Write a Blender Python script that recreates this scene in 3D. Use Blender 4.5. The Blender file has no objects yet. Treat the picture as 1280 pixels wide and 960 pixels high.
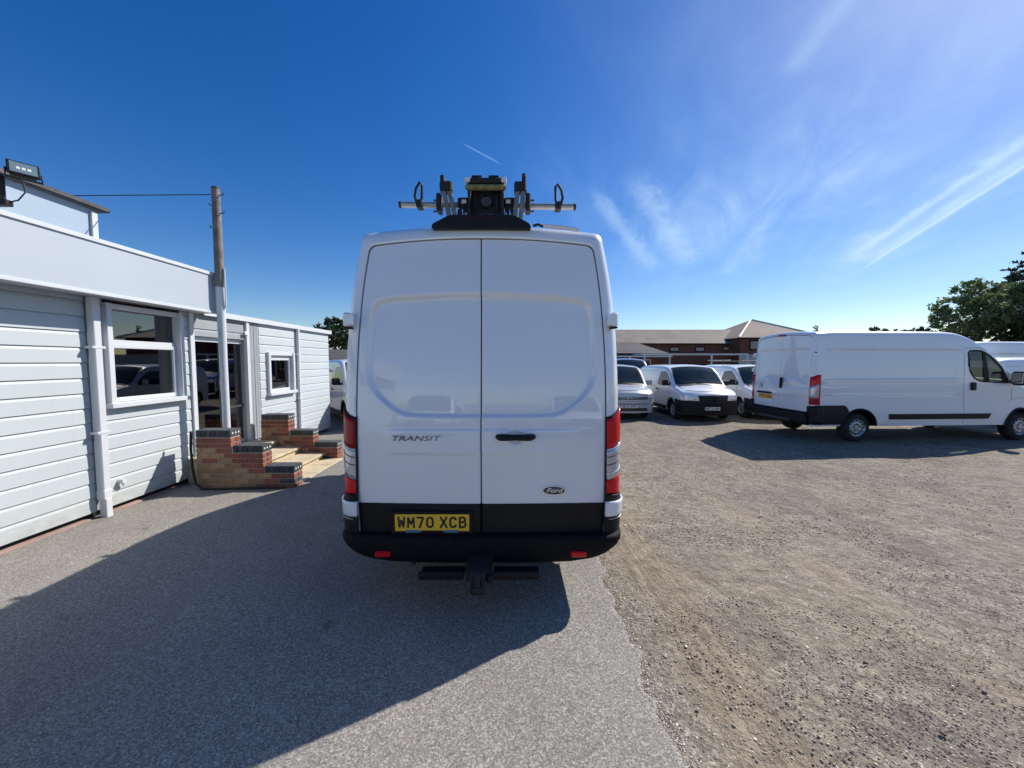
import bpy, bmesh, math, random
import numpy as np
from mathutils import Vector, Matrix
random.seed(7); rng = np.random.default_rng(11)
S = bpy.context.scene
COL = S.collection
R = math.radians
# ---------------------------------------------------------------- camera
CAMH = 1.85
cam = bpy.data.cameras.new('camera'); camo = bpy.data.objects.new('camera', cam); COL.objects.link(camo)
camo.location = (0, 0, CAMH); camo.rotation_euler = (R(90) - math.atan(28 / 478.), 0, 0)
cam.sensor_width = 36; cam.sensor_fit = 'HORIZONTAL'; cam.lens = 478. / 1280 * 36
cam.clip_start = .05; cam.clip_end = 3000
S.camera = camo
S.view_settings.view_transform = 'Standard'; S.view_settings.look = 'None'
S.view_settings.exposure = 0.27; S.view_settings.gamma = 1
# ---------------------------------------------------------------- sun + sky
SUNV = Vector((.94, .64, 1.0)).normalized()          # towards the sun
sl = bpy.data.lights.new('sun', 'SUN'); so = bpy.data.objects.new('sun', sl); COL.objects.link(so)
sl.energy = 5.0; sl.angle = R(.55); sl.color = (1, .95, .87)
so.rotation_euler = SUNV.to_track_quat('Z', 'Y').to_euler(); so.location = (20, 10, 30)
W = bpy.data.worlds.new('World'); S.world = W; W.use_nodes = True
def build_world():
    nt = W.node_tree; nt.nodes.clear(); N = nt.nodes; Lk = nt.links
    def val(x):
        return x
    def math_(op, a, b=None, c=None, clamp=False):
        n = N.new('ShaderNodeMath'); n.operation = op; n.use_clamp = clamp
        for i, x in enumerate((a, b, c)):
            if x is None: continue
            if isinstance(x, (int, float)): n.inputs[i].default_value = x
            else: Lk.new(x, n.inputs[i])
        return n.outputs[0]
    def ramp(x, lo, hi):
        n = N.new('ShaderNodeMapRange'); n.interpolation_type = 'SMOOTHSTEP'
        Lk.new(x, n.inputs[0]); n.inputs[1].default_value = lo; n.inputs[2].default_value = hi
        return n.outputs[0]
    tc = N.new('ShaderNodeTexCoord'); sep = N.new('ShaderNodeSeparateXYZ'); Lk.new(tc.outputs['Generated'], sep.inputs[0])
    x, y, z = sep.outputs
    zz = math_('ADD', math_('MAXIMUM', z, 0.0), .12)
    qx = math_('DIVIDE', x, zz); qy = math_('DIVIDE', y, zz)
    def noise(sx, sy, ang, scale, detail, rough=.55, dist=0.):
        ca, sa = math.cos(ang), math.sin(ang)
        u = math_('ADD', math_('MULTIPLY', qx, ca), math_('MULTIPLY', qy, sa))
        v = math_('SUBTRACT', math_('MULTIPLY', qy, ca), math_('MULTIPLY', qx, sa))
        cb = N.new('ShaderNodeCombineXYZ'); Lk.new(math_('MULTIPLY', u, sx), cb.inputs[0]); Lk.new(math_('MULTIPLY', v, sy), cb.inputs[1])
        n = N.new('ShaderNodeTexNoise'); n.inputs['Scale'].default_value = scale; n.inputs['Detail'].default_value = detail
        n.inputs['Roughness'].default_value = rough; n.inputs['Distortion'].default_value = dist
        Lk.new(cb.outputs[0], n.inputs['Vector']); return n.outputs[0]
    def qpt(u, v):     # a direction of the sky given in the photograph, turned once into cloud-plane coordinates
        th = math.atan(28 / 478.); a = (u - 640) / 478.; b = (480 - v) / 478.
        d = Vector((a, math.cos(th) + b * math.sin(th), -math.sin(th) + b * math.cos(th))).normalized()
        return Vector((d.x / (d.z + .12), d.y / (d.z + .12)))
    def streak(p0, p1, w0, w1, amp, nz, wob=.5):
        a = qpt(*p0); b = qpt(*p1); d = b - a; L = d.length; d /= L
        dx = math_('SUBTRACT', qx, a.x); dy = math_('SUBTRACT', qy, a.y)
        u = math_('DIVIDE', math_('ADD', math_('MULTIPLY', dx, d.x), math_('MULTIPLY', dy, d.y)), L)
        v = math_('SUBTRACT', math_('MULTIPLY', dy, d.x), math_('MULTIPLY', dx, d.y))
        w = math_('ADD', math_('MULTIPLY', math_('MAXIMUM', math_('MINIMUM', u, 1.2), 0.), w1 - w0), w0)
        t = math_('DIVIDE', math_('ADD', v, math_('MULTIPLY', math_('SUBTRACT', nz, .5), wob * (w0 + w1))), w)
        g = math_('EXPONENT', math_('MULTIPLY', math_('MULTIPLY', t, t), -1.))
        e = math_('MULTIPLY', ramp(u, -.05, .18), math_('SUBTRACT', 1., ramp(u, .85, 1.15)))
        return math_('MULTIPLY', math_('MULTIPLY', math_('MULTIPLY', g, e), amp), math_('ADD', math_('MULTIPLY', nz, 1.1), .35))
    n1 = noise(1, 2.6, R(68), 1.3, 9, .60, .9)
    n2 = noise(1, 1.4, R(60), .7, 4, .5, .5)
    n3 = noise(2, 3.4, R(62), 3.6, 10, .70, .5)
    tot = None
    def add(a):
        nonlocal tot
        tot = a if tot is None else math_('ADD', tot, a)
    # thin cirrus veil, denser towards the sun side
    side = ramp(qx, -.15, 1.1)
    veil = math_('MULTIPLY', math_('MULTIPLY', ramp(n1, .32, .85), ramp(n2, .25, .7)), math_('MULTIPLY', side, .50))
    add(math_('MULTIPLY', veil, math_('SUBTRACT', 1., math_('MULTIPLY', ramp(math_('SQRT', math_('ADD', math_('MULTIPLY', qx, qx), math_('MULTIPLY', qy, qy))), 2.6, 4.2), .8))))
    add(math_('MULTIPLY', side, .07))
    for s in [((1078, 336), (1300, 196), .010, .009, .85, n3, 1.3), ((1085, 328), (1300, 188), .035, .03, .38, n3, 1.2), ((1070, 318), (1300, 163), .024, .022, .45, n3, 2.2), ((1062, 335), (1300, 150), .14, .09, .22, n3),
              ((1066, 330), (1085, 290), .08, .05, .30, n3),
              ((790, 215), (862, 330), .05, .08, .34, n3, 1.4), ((740, 235), (815, 335), .03, .06, .30, n3, 1.4),
              ((905, 345), (960, 270), .045, .06, .26, n3), ((1150, 358), (1192, 340), .03, .02, .30, n3),
              ((985, 95), (1070, -20), .03, .03, .20, n3), ((578, 179), (622, 203), .003, .004, .3, n3),
              ((1130, 175), (1215, 20), .05, .07, .10, n3)]:
        add(streak(*s))
    fac = math_('MINIMUM', tot, .9)
    sky = N.new('ShaderNodeTexSky'); sky.sky_type = 'NISHITA'; sky.sun_disc = False
    sky.sun_elevation = math.asin(SUNV.z); sky.sun_rotation = math.atan2(SUNV.x, SUNV.y)
    sky.altitude = 100; sky.air_density = 1.0; sky.dust_density = .3; sky.ozone_density = 3.2
    hs = N.new('ShaderNodeHueSaturation'); hs.inputs['Hue'].default_value = .512; hs.inputs['Saturation'].default_value = 1.38; hs.inputs['Value'].default_value = 1.
    Lk.new(sky.outputs[0], hs.inputs['Color'])
    mix = N.new('ShaderNodeMix'); mix.data_type = 'RGBA'; Lk.new(fac, mix.inputs[0]); Lk.new(hs.outputs[0], mix.inputs[6])
    mix.inputs[7].default_value = (4.9, 6.7, 8.6, 1)
    bg = N.new('ShaderNodeBackground'); bg.inputs[1].default_value = .104; Lk.new(mix.outputs[2], bg.inputs[0])
    out = N.new('ShaderNodeOutputWorld'); Lk.new(bg.outputs[0], out.inputs[0])
build_world()
# ---------------------------------------------------------------- materials
class NB:
    def __init__(s, m): s.nt = m.node_tree; s.N = s.nt.nodes; s.L = s.nt.links; s.b = s.N['Principled BSDF']
    def lk(s, a, b): s.L.new(a, b)
    def coord(s, kind='Object', scale=(1, 1, 1)):
        t = s.N.new('ShaderNodeTexCoord'); m = s.N.new('ShaderNodeMapping'); m.inputs['Scale'].default_value = scale
        s.lk(t.outputs[kind], m.inputs[0]); return m.outputs[0]
    def noise(s, v, scale, detail=4, rough=.55):
        n = s.N.new('ShaderNodeTexNoise'); n.inputs['Scale'].default_value = scale; n.inputs['Detail'].default_value = detail
        n.inputs['Roughness'].default_value = rough; s.lk(v, n.inputs['Vector']); return n.outputs[0]
    def vor(s, v, scale, feature='F1', out='Distance'):
        n = s.N.new('ShaderNodeTexVoronoi'); n.feature = feature; n.inputs['Scale'].default_value = scale; s.lk(v, n.inputs['Vector']); return n.outputs[out]
    def ramp(s, f, stops):
        n = s.N.new('ShaderNodeValToRGB'); e = n.color_ramp.elements
        while len(e) < len(stops): e.new(.5)
        for i, (p, c) in enumerate(stops):
            e[i].position = p; e[i].color = (*c, 1) if len(c) == 3 else c
        s.lk(f, n.inputs[0]); return n.outputs[0]
    def mix(s, f, a, b, mode='MIX'):
        n = s.N.new('ShaderNodeMix'); n.data_type = 'RGBA'; n.blend_type = mode
        for i, x in ((0, f), (6, a), (7, b)):
            if isinstance(x, (int, float)): n.inputs[i].default_value = x
            elif isinstance(x, tuple): n.inputs[i].default_value = (*x, 1)
            else: s.lk(x, n.inputs[i])
        return n.outputs[2]
    def bump(s, h, strength=.3, dist=.01, prev=None):
        n = s.N.new('ShaderNodeBump'); n.inputs['Strength'].default_value = strength; n.inputs['Distance'].default_value = dist
        s.lk(h, n.inputs['Height'])
        if prev is not None: s.lk(prev, n.inputs['Normal'])
        return n.outputs[0]
def mat(name, col, rough=.6, metal=0., coat=0., coatr=.03, spec=.5, emit=None, var=0., vscale=8., bump=0., bscale=60., bd=.005, coord='Object'):
    m = bpy.data.materials.new(name); m.use_nodes = True; nb = NB(m); b = nb.b
    b.inputs['Base Color'].default_value = (*col, 1); b.inputs['Roughness'].default_value = rough; b.inputs['Metallic'].default_value = metal
    b.inputs['Coat Weight'].default_value = coat; b.inputs['Coat Roughness'].default_value = coatr; b.inputs['Specular IOR Level'].default_value = spec
    if emit: b.inputs['Emission Color'].default_value = (*emit[:3], 1); b.inputs['Emission Strength'].default_value = emit[3]
    if var or bump:
        v = nb.coord(coord)
        if var:
            n = nb.noise(v, vscale, 5, .6)
            dark = tuple(c * (1 - var) for c in col); lite = tuple(min(1, c * (1 + var)) for c in col)
            nb.lk(nb.ramp(n, [(.3, dark), (.7, lite)]), b.inputs['Base Color'])
        if bump: nb.lk(nb.bump(nb.noise(v, bscale, 4, .6), bump, bd), b.inputs['Normal'])
    return m
def glass_mat(name, tint, refl=1., ior=1.62):
    m = bpy.data.materials.new(name); m.use_nodes = True; nb = NB(m); N = nb.N; nb.N.remove(nb.b)
    tr = N.new('ShaderNodeBsdfTransparent'); tr.inputs[0].default_value = (*tint, 1)
    gl = N.new('ShaderNodeBsdfGlossy'); gl.inputs['Roughness'].default_value = .015; gl.inputs[0].default_value = (refl, refl, refl, 1)
    fr = N.new('ShaderNodeFresnel'); fr.inputs[0].default_value = ior
    mx = N.new('ShaderNodeMixShader'); nb.lk(fr.outputs[0], mx.inputs[0]); nb.lk(tr.outputs[0], mx.inputs[1]); nb.lk(gl.outputs[0], mx.inputs[2])
    nb.lk(mx.outputs[0], N['Material Output'].inputs[0]); return m
def paint(name, col, rough=.35):
    m = mat(name, col, rough, coat=1., coatr=.02); m.node_tree.nodes['Principled BSDF'].inputs['Coat IOR'].default_value = 1.75; nb = NB(m); v = nb.coord('Object')
    n = nb.noise(v, 1.3, 3, .5)   # faint road film low on the bodywork comes with the noise only
    nb.lk(nb.mix(n, tuple(c * .93 for c in col), col), nb.b.inputs['Base Color'])
    nb.lk(nb.bump(nb.noise(v, 2.2, 2, .4), .05, .02), nb.b.inputs['Normal'])
    # orange peel on the clear coat
    nb.lk(nb.bump(nb.noise(v, 2.6, 2, .4), .06, .02), nb.b.inputs['Coat Normal'])
    return m
M = {}
M['white'] = paint('white_paint', (.85, .86, .885))
M['silver'] = paint('silver_paint', (.50, .52, .54))
M['blue'] = paint('blue_paint', (.16, .19, .42))
M['plastic'] = mat('black_plastic', (.0075, .0075, .009), .5, spec=.28, var=.3, vscale=20, bump=.15, bscale=300, bd=.001)
M['bumperp'] = mat('bumper_plastic', (.0065, .0065, .0075), .72, spec=.18, var=.3, vscale=20)
M['gapline'] = mat('rubber_gap', (.01, .01, .012), .8)
M['tyre'] = mat('tyre_rubber', (.018, .018, .019), .85, var=.3)
M['rim'] = mat('wheel_metal', (.42, .43, .44), .35, metal=.6)
M['glassd'] = mat('dark_car_glass', (.012, .020, .02), .03, spec=.55)
M['carglass'] = glass_mat('green_car_glass', (.62, .74, .70))
M['winglass'] = glass_mat('window_glass', (.72, .75, .75), 1., 2.1)
M['red'] = mat('red_lens', (.66, .008, .014), .22, spec=.35)
M['redd'] = mat('dark_red_lens', (.30, .006, .010), .25, spec=.3)
M['clear'] = mat('clear_lens', (.50, .50, .52), .1, coat=1., metal=.35)
M['amber'] = mat('amber_lens', (.6, .2, .05), .12, coat=1.)
M['chrome'] = mat('chrome', (.75, .76, .78), .12, metal=1.)
M['alloyd'] = mat('shade_toned_aluminium', (.22, .20, .175), .55, metal=.3, var=.25, vscale=25)  # darker, browner aluminium; the shade on the rack uprights is in the colour
M['alloy'] = mat('brushed_aluminium', (.40, .38, .34), .42, metal=.6, var=.15, vscale=15)
M['plate_y'] = mat('yellow_plate', (.90, .52, .02), .4, coat=.4)
M['plate_w'] = mat('white_plate', (.75, .75, .73), .4, coat=.4)
M['ink'] = mat('black_ink', (.01, .01, .01), .5)
M['teal'] = mat('teal_print', (.05, .22, .28), .5)
M['badgeblue'] = mat('badge_blue', (.01, .02, .06), .2, coat=1.)
M['yellow'] = mat('yellow_fibreglass', (.24, .20, .07), .6, var=.4, vscale=25)
M['cream'] = mat('cream_label', (.75, .73, .62), .6)
M['rubber'] = mat('black_rubber', (.015, .014, .013), .7, var=.3)
M['badge'] = mat('badge_metal', (.16, .16, .17), .25, metal=.8)
M['towm'] = mat('tow_bar_steel', (.02, .02, .02), .6, spec=.3, var=.3)
M['greym'] = mat('dull_grey_metal', (.07, .07, .07), .5, metal=.5, var=.3)
M['seat'] = mat('seat_fabric', (.03, .03, .035), .9)
# ---------------------------------------------------------------- helpers
def link(o, parent=None):
    COL.objects.link(o)
    if parent is not None: o.parent = parent
    return o
def mesh(name, verts, faces, m, parent=None, smooth=False, sharp=None):
    me = bpy.data.meshes.new(name); me.from_pydata([tuple(v) for v in verts], [], faces); me.update()
    if m is not None: me.materials.append(m)
    if smooth:
        me.shade_smooth()
        if sharp: me.set_sharp_from_angle(angle=R(sharp))
    return link(bpy.data.objects.new(name, me), parent)
def tag(o, label=None, cat=None, group=None, kind=None):
    for k, v in (('label', label), ('category', cat), ('group', group), ('kind', kind)):
        if v: o[k] = v
    return o
def empty(name, loc, rz, label, cat, group=None):
    o = bpy.data.objects.new(name, None); o.location = loc; o.rotation_euler = (0, 0, rz); o.empty_display_size = .2
    COL.objects.link(o); return tag(o, label, cat, group)
class MB:
    def __init__(s): s.v = []; s.f = []
    def add(s, v, f):
        n = len(s.v); s.v += [tuple(p) for p in v]; s.f += [tuple(i + n for i in q) for q in f]; return s
    def box(s, x0, x1, y0, y1, z0, z1, c=0.0, mtx=None):
        if c <= 0:
            v = [(x, y, z) for x in (x0, x1) for y in (y0, y1) for z in (z0, z1)]
            f = [(0, 1, 3, 2), (4, 6, 7, 5), (0, 4, 5, 1), (2, 3, 7, 6), (0, 2, 6, 4), (1, 5, 7, 3)]
        else:
            v = []; idx = {}
            lo = (x0, y0, z0); hi = (x1, y1, z1)
            for i in range(8):
                sg = [(i >> k) & 1 for k in range(3)]
                for a in range(3):
                    p = [(hi[k] if sg[k] else lo[k]) + (0 if k == a else (-c if sg[k] else c)) for k in range(3)]
                    idx[(i, a)] = len(v); v.append(tuple(p))
            f = []
            for a in range(3):
                b, d = (a + 1) % 3, (a + 2) % 3
                for sa in (0, 1):
                    q = [sum(((sa << a), (sb << b), (sd << d))) for sb, sd in ((0, 0), (1, 0), (1, 1), (0, 1))]
                    fc = [idx[(k, a)] for k in q]; f.append(tuple(fc if sa else fc[::-1]))
                for sb in (0, 1):
                    for sd in (0, 1):
                        i0 = (sb << b) | (sd << d); i1 = i0 | (1 << a)
                        fc = [idx[(i0, b)], idx[(i1, b)], idx[(i1, d)], idx[(i0, d)]]
                        f.append(tuple(fc if (sb != sd) else fc[::-1]))
            for i in range(8):
                fc = [idx[(i, 0)], idx[(i, 1)], idx[(i, 2)]]
                f.append(tuple(fc if bin(i).count('1') % 2 else fc[::-1]))
        if mtx is not None: v = [tuple(mtx @ Vector(p)) for p in v]
        return s.add(v, f)
    def cyl(s, p0, p1, r0, r1=None, n=12, cap=True):
        r1 = r0 if r1 is None else r1
        p0 = Vector(p0); p1 = Vector(p1); d = (p1 - p0).normalized()
        a = d.orthogonal().normalized(); b = d.cross(a); v = []; f = []
        for p, r in ((p0, r0), (p1, r1)):
            for k in range(n):
                t = 2 * math.pi * k / n; v.append(p + a * r * math.cos(t) + b * r * math.sin(t))
        for k in range(n): f.append((k, (k + 1) % n, n + (k + 1) % n, n + k))
        if cap: f.append(tuple(range(n))[::-1]); f.append(tuple(range(n, 2 * n)))
        return s.add(v, f)
    def tube(s, pts, r, n=8):
        pts = [Vector(p) for p in pts]; v = []; f = []; up = None
        for i, p in enumerate(pts):
            d = (pts[min(i + 1, len(pts) - 1)] - pts[max(i - 1, 0)]).normalized()
            if up is None: up = d.orthogonal().normalized()
            up = (up - d * up.dot(d)).normalized(); b = d.cross(up)
            rr = r[i] if isinstance(r, (list, tuple)) else r
            for k in range(n):
                t = 2 * math.pi * k / n; v.append(p + up * rr * math.cos(t) + b * rr * math.sin(t))
        for i in range(len(pts) - 1):
            for k in range(n): f.append((i * n + k, i * n + (k + 1) % n, (i + 1) * n + (k + 1) % n, (i + 1) * n + k))
        f.append(tuple(range(n))[::-1]); f.append(tuple(range((len(pts) - 1) * n, len(pts) * n)))
        return s.add(v, f)
    def lathe(s, prof, c, axis='x', n=28):      # prof: (offset along axis, radius)
        v = []; f = []; m = len(prof)
        for k in range(n):
            t = 2 * math.pi * k / n; ca, sa = math.cos(t), math.sin(t)
            for o, r in prof:
                if axis == 'x': v.append((c[0] + o, c[1] + r * ca, c[2] + r * sa))
                elif axis == 'y': v.append((c[0] + r * ca, c[1] + o, c[2] + r * sa))
                else: v.append((c[0] + r * ca, c[1] + r * sa, c[2] + o))
        for k in range(n):
            k2 = (k + 1) % n
            for i in range(m - 1): f.append((k * m + i, k * m + i + 1, k2 * m + i + 1, k2 * m + i))
        return s.add(v, f)
    def prism(s, poly, d0, d1, axis='y'):       # polygon extruded along an axis
        n = len(poly); v = []
        for d in (d0, d1):
            for a, b in poly:
                v.append((a, d, b) if axis == 'y' else ((d, a, b) if axis == 'x' else (a, b, d)))
        f = [tuple(range(n)), tuple(range(n, 2 * n))[::-1]] + [(i, n + i, n + (i + 1) % n, (i + 1) % n) for i in range(n)]
        return s.add(v, f)
    def build(s, name, m, parent=None, smooth=False, sharp=35):
        o = mesh(name, s.v, s.f, m, parent, smooth, sharp)
        return o
def fixn(o):
    bm = bmesh.new(); bm.from_mesh(o.data); bmesh.ops.recalc_face_normals(bm, faces=bm.faces); bm.to_mesh(o.data); bm.free(); return o
def text(name, s, size, m, parent, mtx, ext=.002, sx=1., shear=0., bold=0.):
    c = bpy.data.curves.new(name, 'FONT'); c.body = s; c.size = size; c.extrude = ext; c.align_x = 'CENTER'; c.align_y = 'CENTER'; c.shear = shear; c.offset = bold
    c.resolution_u = 3
    o = bpy.data.objects.new('t', c); COL.objects.link(o); dg = bpy.context.evaluated_depsgraph_get()
    me = bpy.data.meshes.new_from_object(o.evaluated_get(dg)); COL.objects.unlink(o); bpy.data.objects.remove(o)
    me.transform(mtx @ Matrix.Diagonal((sx, 1, 1, 1))); me.materials.clear(); me.materials.append(m)
    me.name = name; return link(bpy.data.objects.new(name, me), parent)
def _arc(cx, cy, rx, ry, a0, a1, n=8): return [(cx + rx * math.cos(R(a0 + (a1 - a0) * k / n)), cy + ry * math.sin(R(a0 + (a1 - a0) * k / n))) for k in range(n + 1)]
GLY = {'W': [[(0, 1), (.15, 0), (.5, .72), (.85, 0), (1, 1)]], 'M': [[(0, 0), (.02, 1), (.5, .30), (.98, 1), (1, 0)]], '7': [[(0, 1), (1, 1), (.38, 0)]],
       '0': [[(0, .35), (0, .65)] + _arc(.5, .68, .5, .32, 180, 0) + [(1, .35)] + _arc(.5, .32, .5, .32, 0, -180)], 'X': [[(0, 0), (1, 1)], [(0, 1), (1, 0)]],
       'C': [_arc(.5, .70, .5, .30, 20, 180) + _arc(.5, .30, .5, .30, 180, 340)], 'B': [[(0, 0), (0, 1), (.55, 1)] + _arc(.55, .76, .40, .24, 90, -90) + [(0, .52)], [(.55, .52)] + _arc(.58, .26, .42, .26, 90, -90) + [(0, 0)]],
       'H': [[(0, 0), (0, 1)], [(1, 0), (1, 1)], [(0, .5), (1, .5)]], 'G': [_arc(.5, .70, .5, .30, 20, 180) + _arc(.5, .30, .5, .30, 180, 360) + [(1, .48), (.55, .48)]], '3': [_arc(.45, .74, .5, .26, 150, -90) + _arc(.45, .24, .55, .24, 90, -150)],
       'A': [[(0, 0), (.5, 1), (1, 0)], [(.2, .33), (.8, .33)]], 'K': [[(0, 0), (0, 1)], [(1, 1), (0, .42)], [(.3, .6), (1, 0)]], 'L': [[(0, 1), (0, 0), (1, 0)]],
       '2': [_arc(.5, .70, .5, .30, 160, -30) + [(0, 0), (1, 0)]], '1': [[(.2, .8), (.5, 1), (.5, 0)]], 'V': [[(0, 1), (.5, 0), (1, 1)]], 'Y': [[(0, 1), (.5, .5), (1, 1)], [(.5, .5), (.5, 0)]],
       'T': [[(0, 1), (1, 1)], [(.5, 1), (.5, 0)]], 'R': [[(0, 0), (0, 1), (.5, 1)] + _arc(.5, .75, .45, .25, 90, -90) + [(0, .5)], [(.45, .5), (1, 0)]], 'U': [[(0, 1), (0, .3)] + _arc(.5, .3, .5, .3, 180, 360) + [(1, 1)]]}
def plate_text(s, h, parent, mt, wch=.052, gap=.0115, space=.028, st=.0140):
    k = h / .079; wch *= k; gap *= k; space *= k; st *= k; tot = sum(space if c == ' ' else wch + gap for c in s) - gap; x = -tot / 2; st0 = st
    for c in s:
        if c == ' ': x += space; continue
        mb = MB(); st = st0 * (.95 if c in 'WM' else 1.)
        for ln in GLY[c]:
            P = [Vector((x + st / 2 + a * (wch - st), -h / 2 + st / 2 + b * (h - st))) for a, b in ln]
            for i in range(len(P) - 1):
                d = (P[i + 1] - P[i]).normalized(); n_ = Vector((-d.y, d.x)) * st / 2; e0 = d * st * (.46 if i == 0 else .18); e1 = d * st * (.46 if i == len(P) - 2 else .18); zz = .00004 * (i + 1)
                q = (P[i] - e0 + n_, P[i + 1] + e1 + n_, P[i + 1] + e1 - n_, P[i] - e0 - n_); mb.add([mt @ Vector((c_.x, c_.y, zz)) for c_ in q], [(0, 3, 2, 1)])
        x += wch + gap; mb.build('plate_character', M['ink'], parent)
def copy_tree(o, parent=None):
    c = o.copy(); COL.objects.link(c)
    if parent is not None: c.parent = parent
    for ch in list(o.children): copy_tree(ch, c)
    return c
def sstep(a, b, x):
    t = min(1, max(0, (x - a) / (b - a))); return t * t * (3 - 2 * t)
def interp(tab, s):
    if s <= tab[0][0]: return tab[0][1]
    for i in range(len(tab) - 1):
        a, b = tab[i], tab[i + 1]
        if s <= b[0]:
            # Catmull-Rom style smooth interpolation with limited tangents
            h = b[0] - a[0]; t = (s - a[0]) / h
            d = (b[1] - a[1]) / h
            p = (a[1] - tab[i - 1][1]) / (a[0] - tab[i - 1][0]) if i > 0 else d
            q = (tab[i + 2][1] - b[1]) / (tab[i + 2][0] - b[0]) if i + 2 < len(tab) else d
            ma = 0 if p * d <= 0 else 2 * p * d / (p + d); mb = 0 if q * d <= 0 else 2 * q * d / (q + d)
            t2, t3 = t * t, t * t * t
            return (2 * t3 - 3 * t2 + 1) * a[1] + (t3 - 2 * t2 + t) * h * ma + (-2 * t3 + 3 * t2) * b[1] + (t3 - t2) * h * mb
    return tab[-1][1]
def smax(*a, k=.03):
    m = max(a); return m + k * math.log(sum(math.exp((x - m) / k) for x in a))
def inpoly(x, y, poly):
    c = False; n = len(poly)
    for i in range(n):
        x0, y0 = poly[i]; x1, y1 = poly[(i + 1) % n]
        if (y0 > y) != (y1 > y) and x < (x1 - x0) * (y - y0) / (y1 - y0) + x0: c = not c
    return c
def roundpoly(poly, r, n=5):
    out = []; m = len(poly)
    for i in range(m):
        p = Vector(poly[i]); a = Vector(poly[i - 1]) - p; b = Vector(poly[(i + 1) % m]) - p
        rr = min(r, a.length * .45, b.length * .45); A = p + a.normalized() * rr; B = p + b.normalized() * rr
        for k in range(n + 1):
            t = k / n; out.append(tuple(A * (1 - t) ** 2 + p * 2 * t * (1 - t) + B * t * t))
    return out
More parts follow.
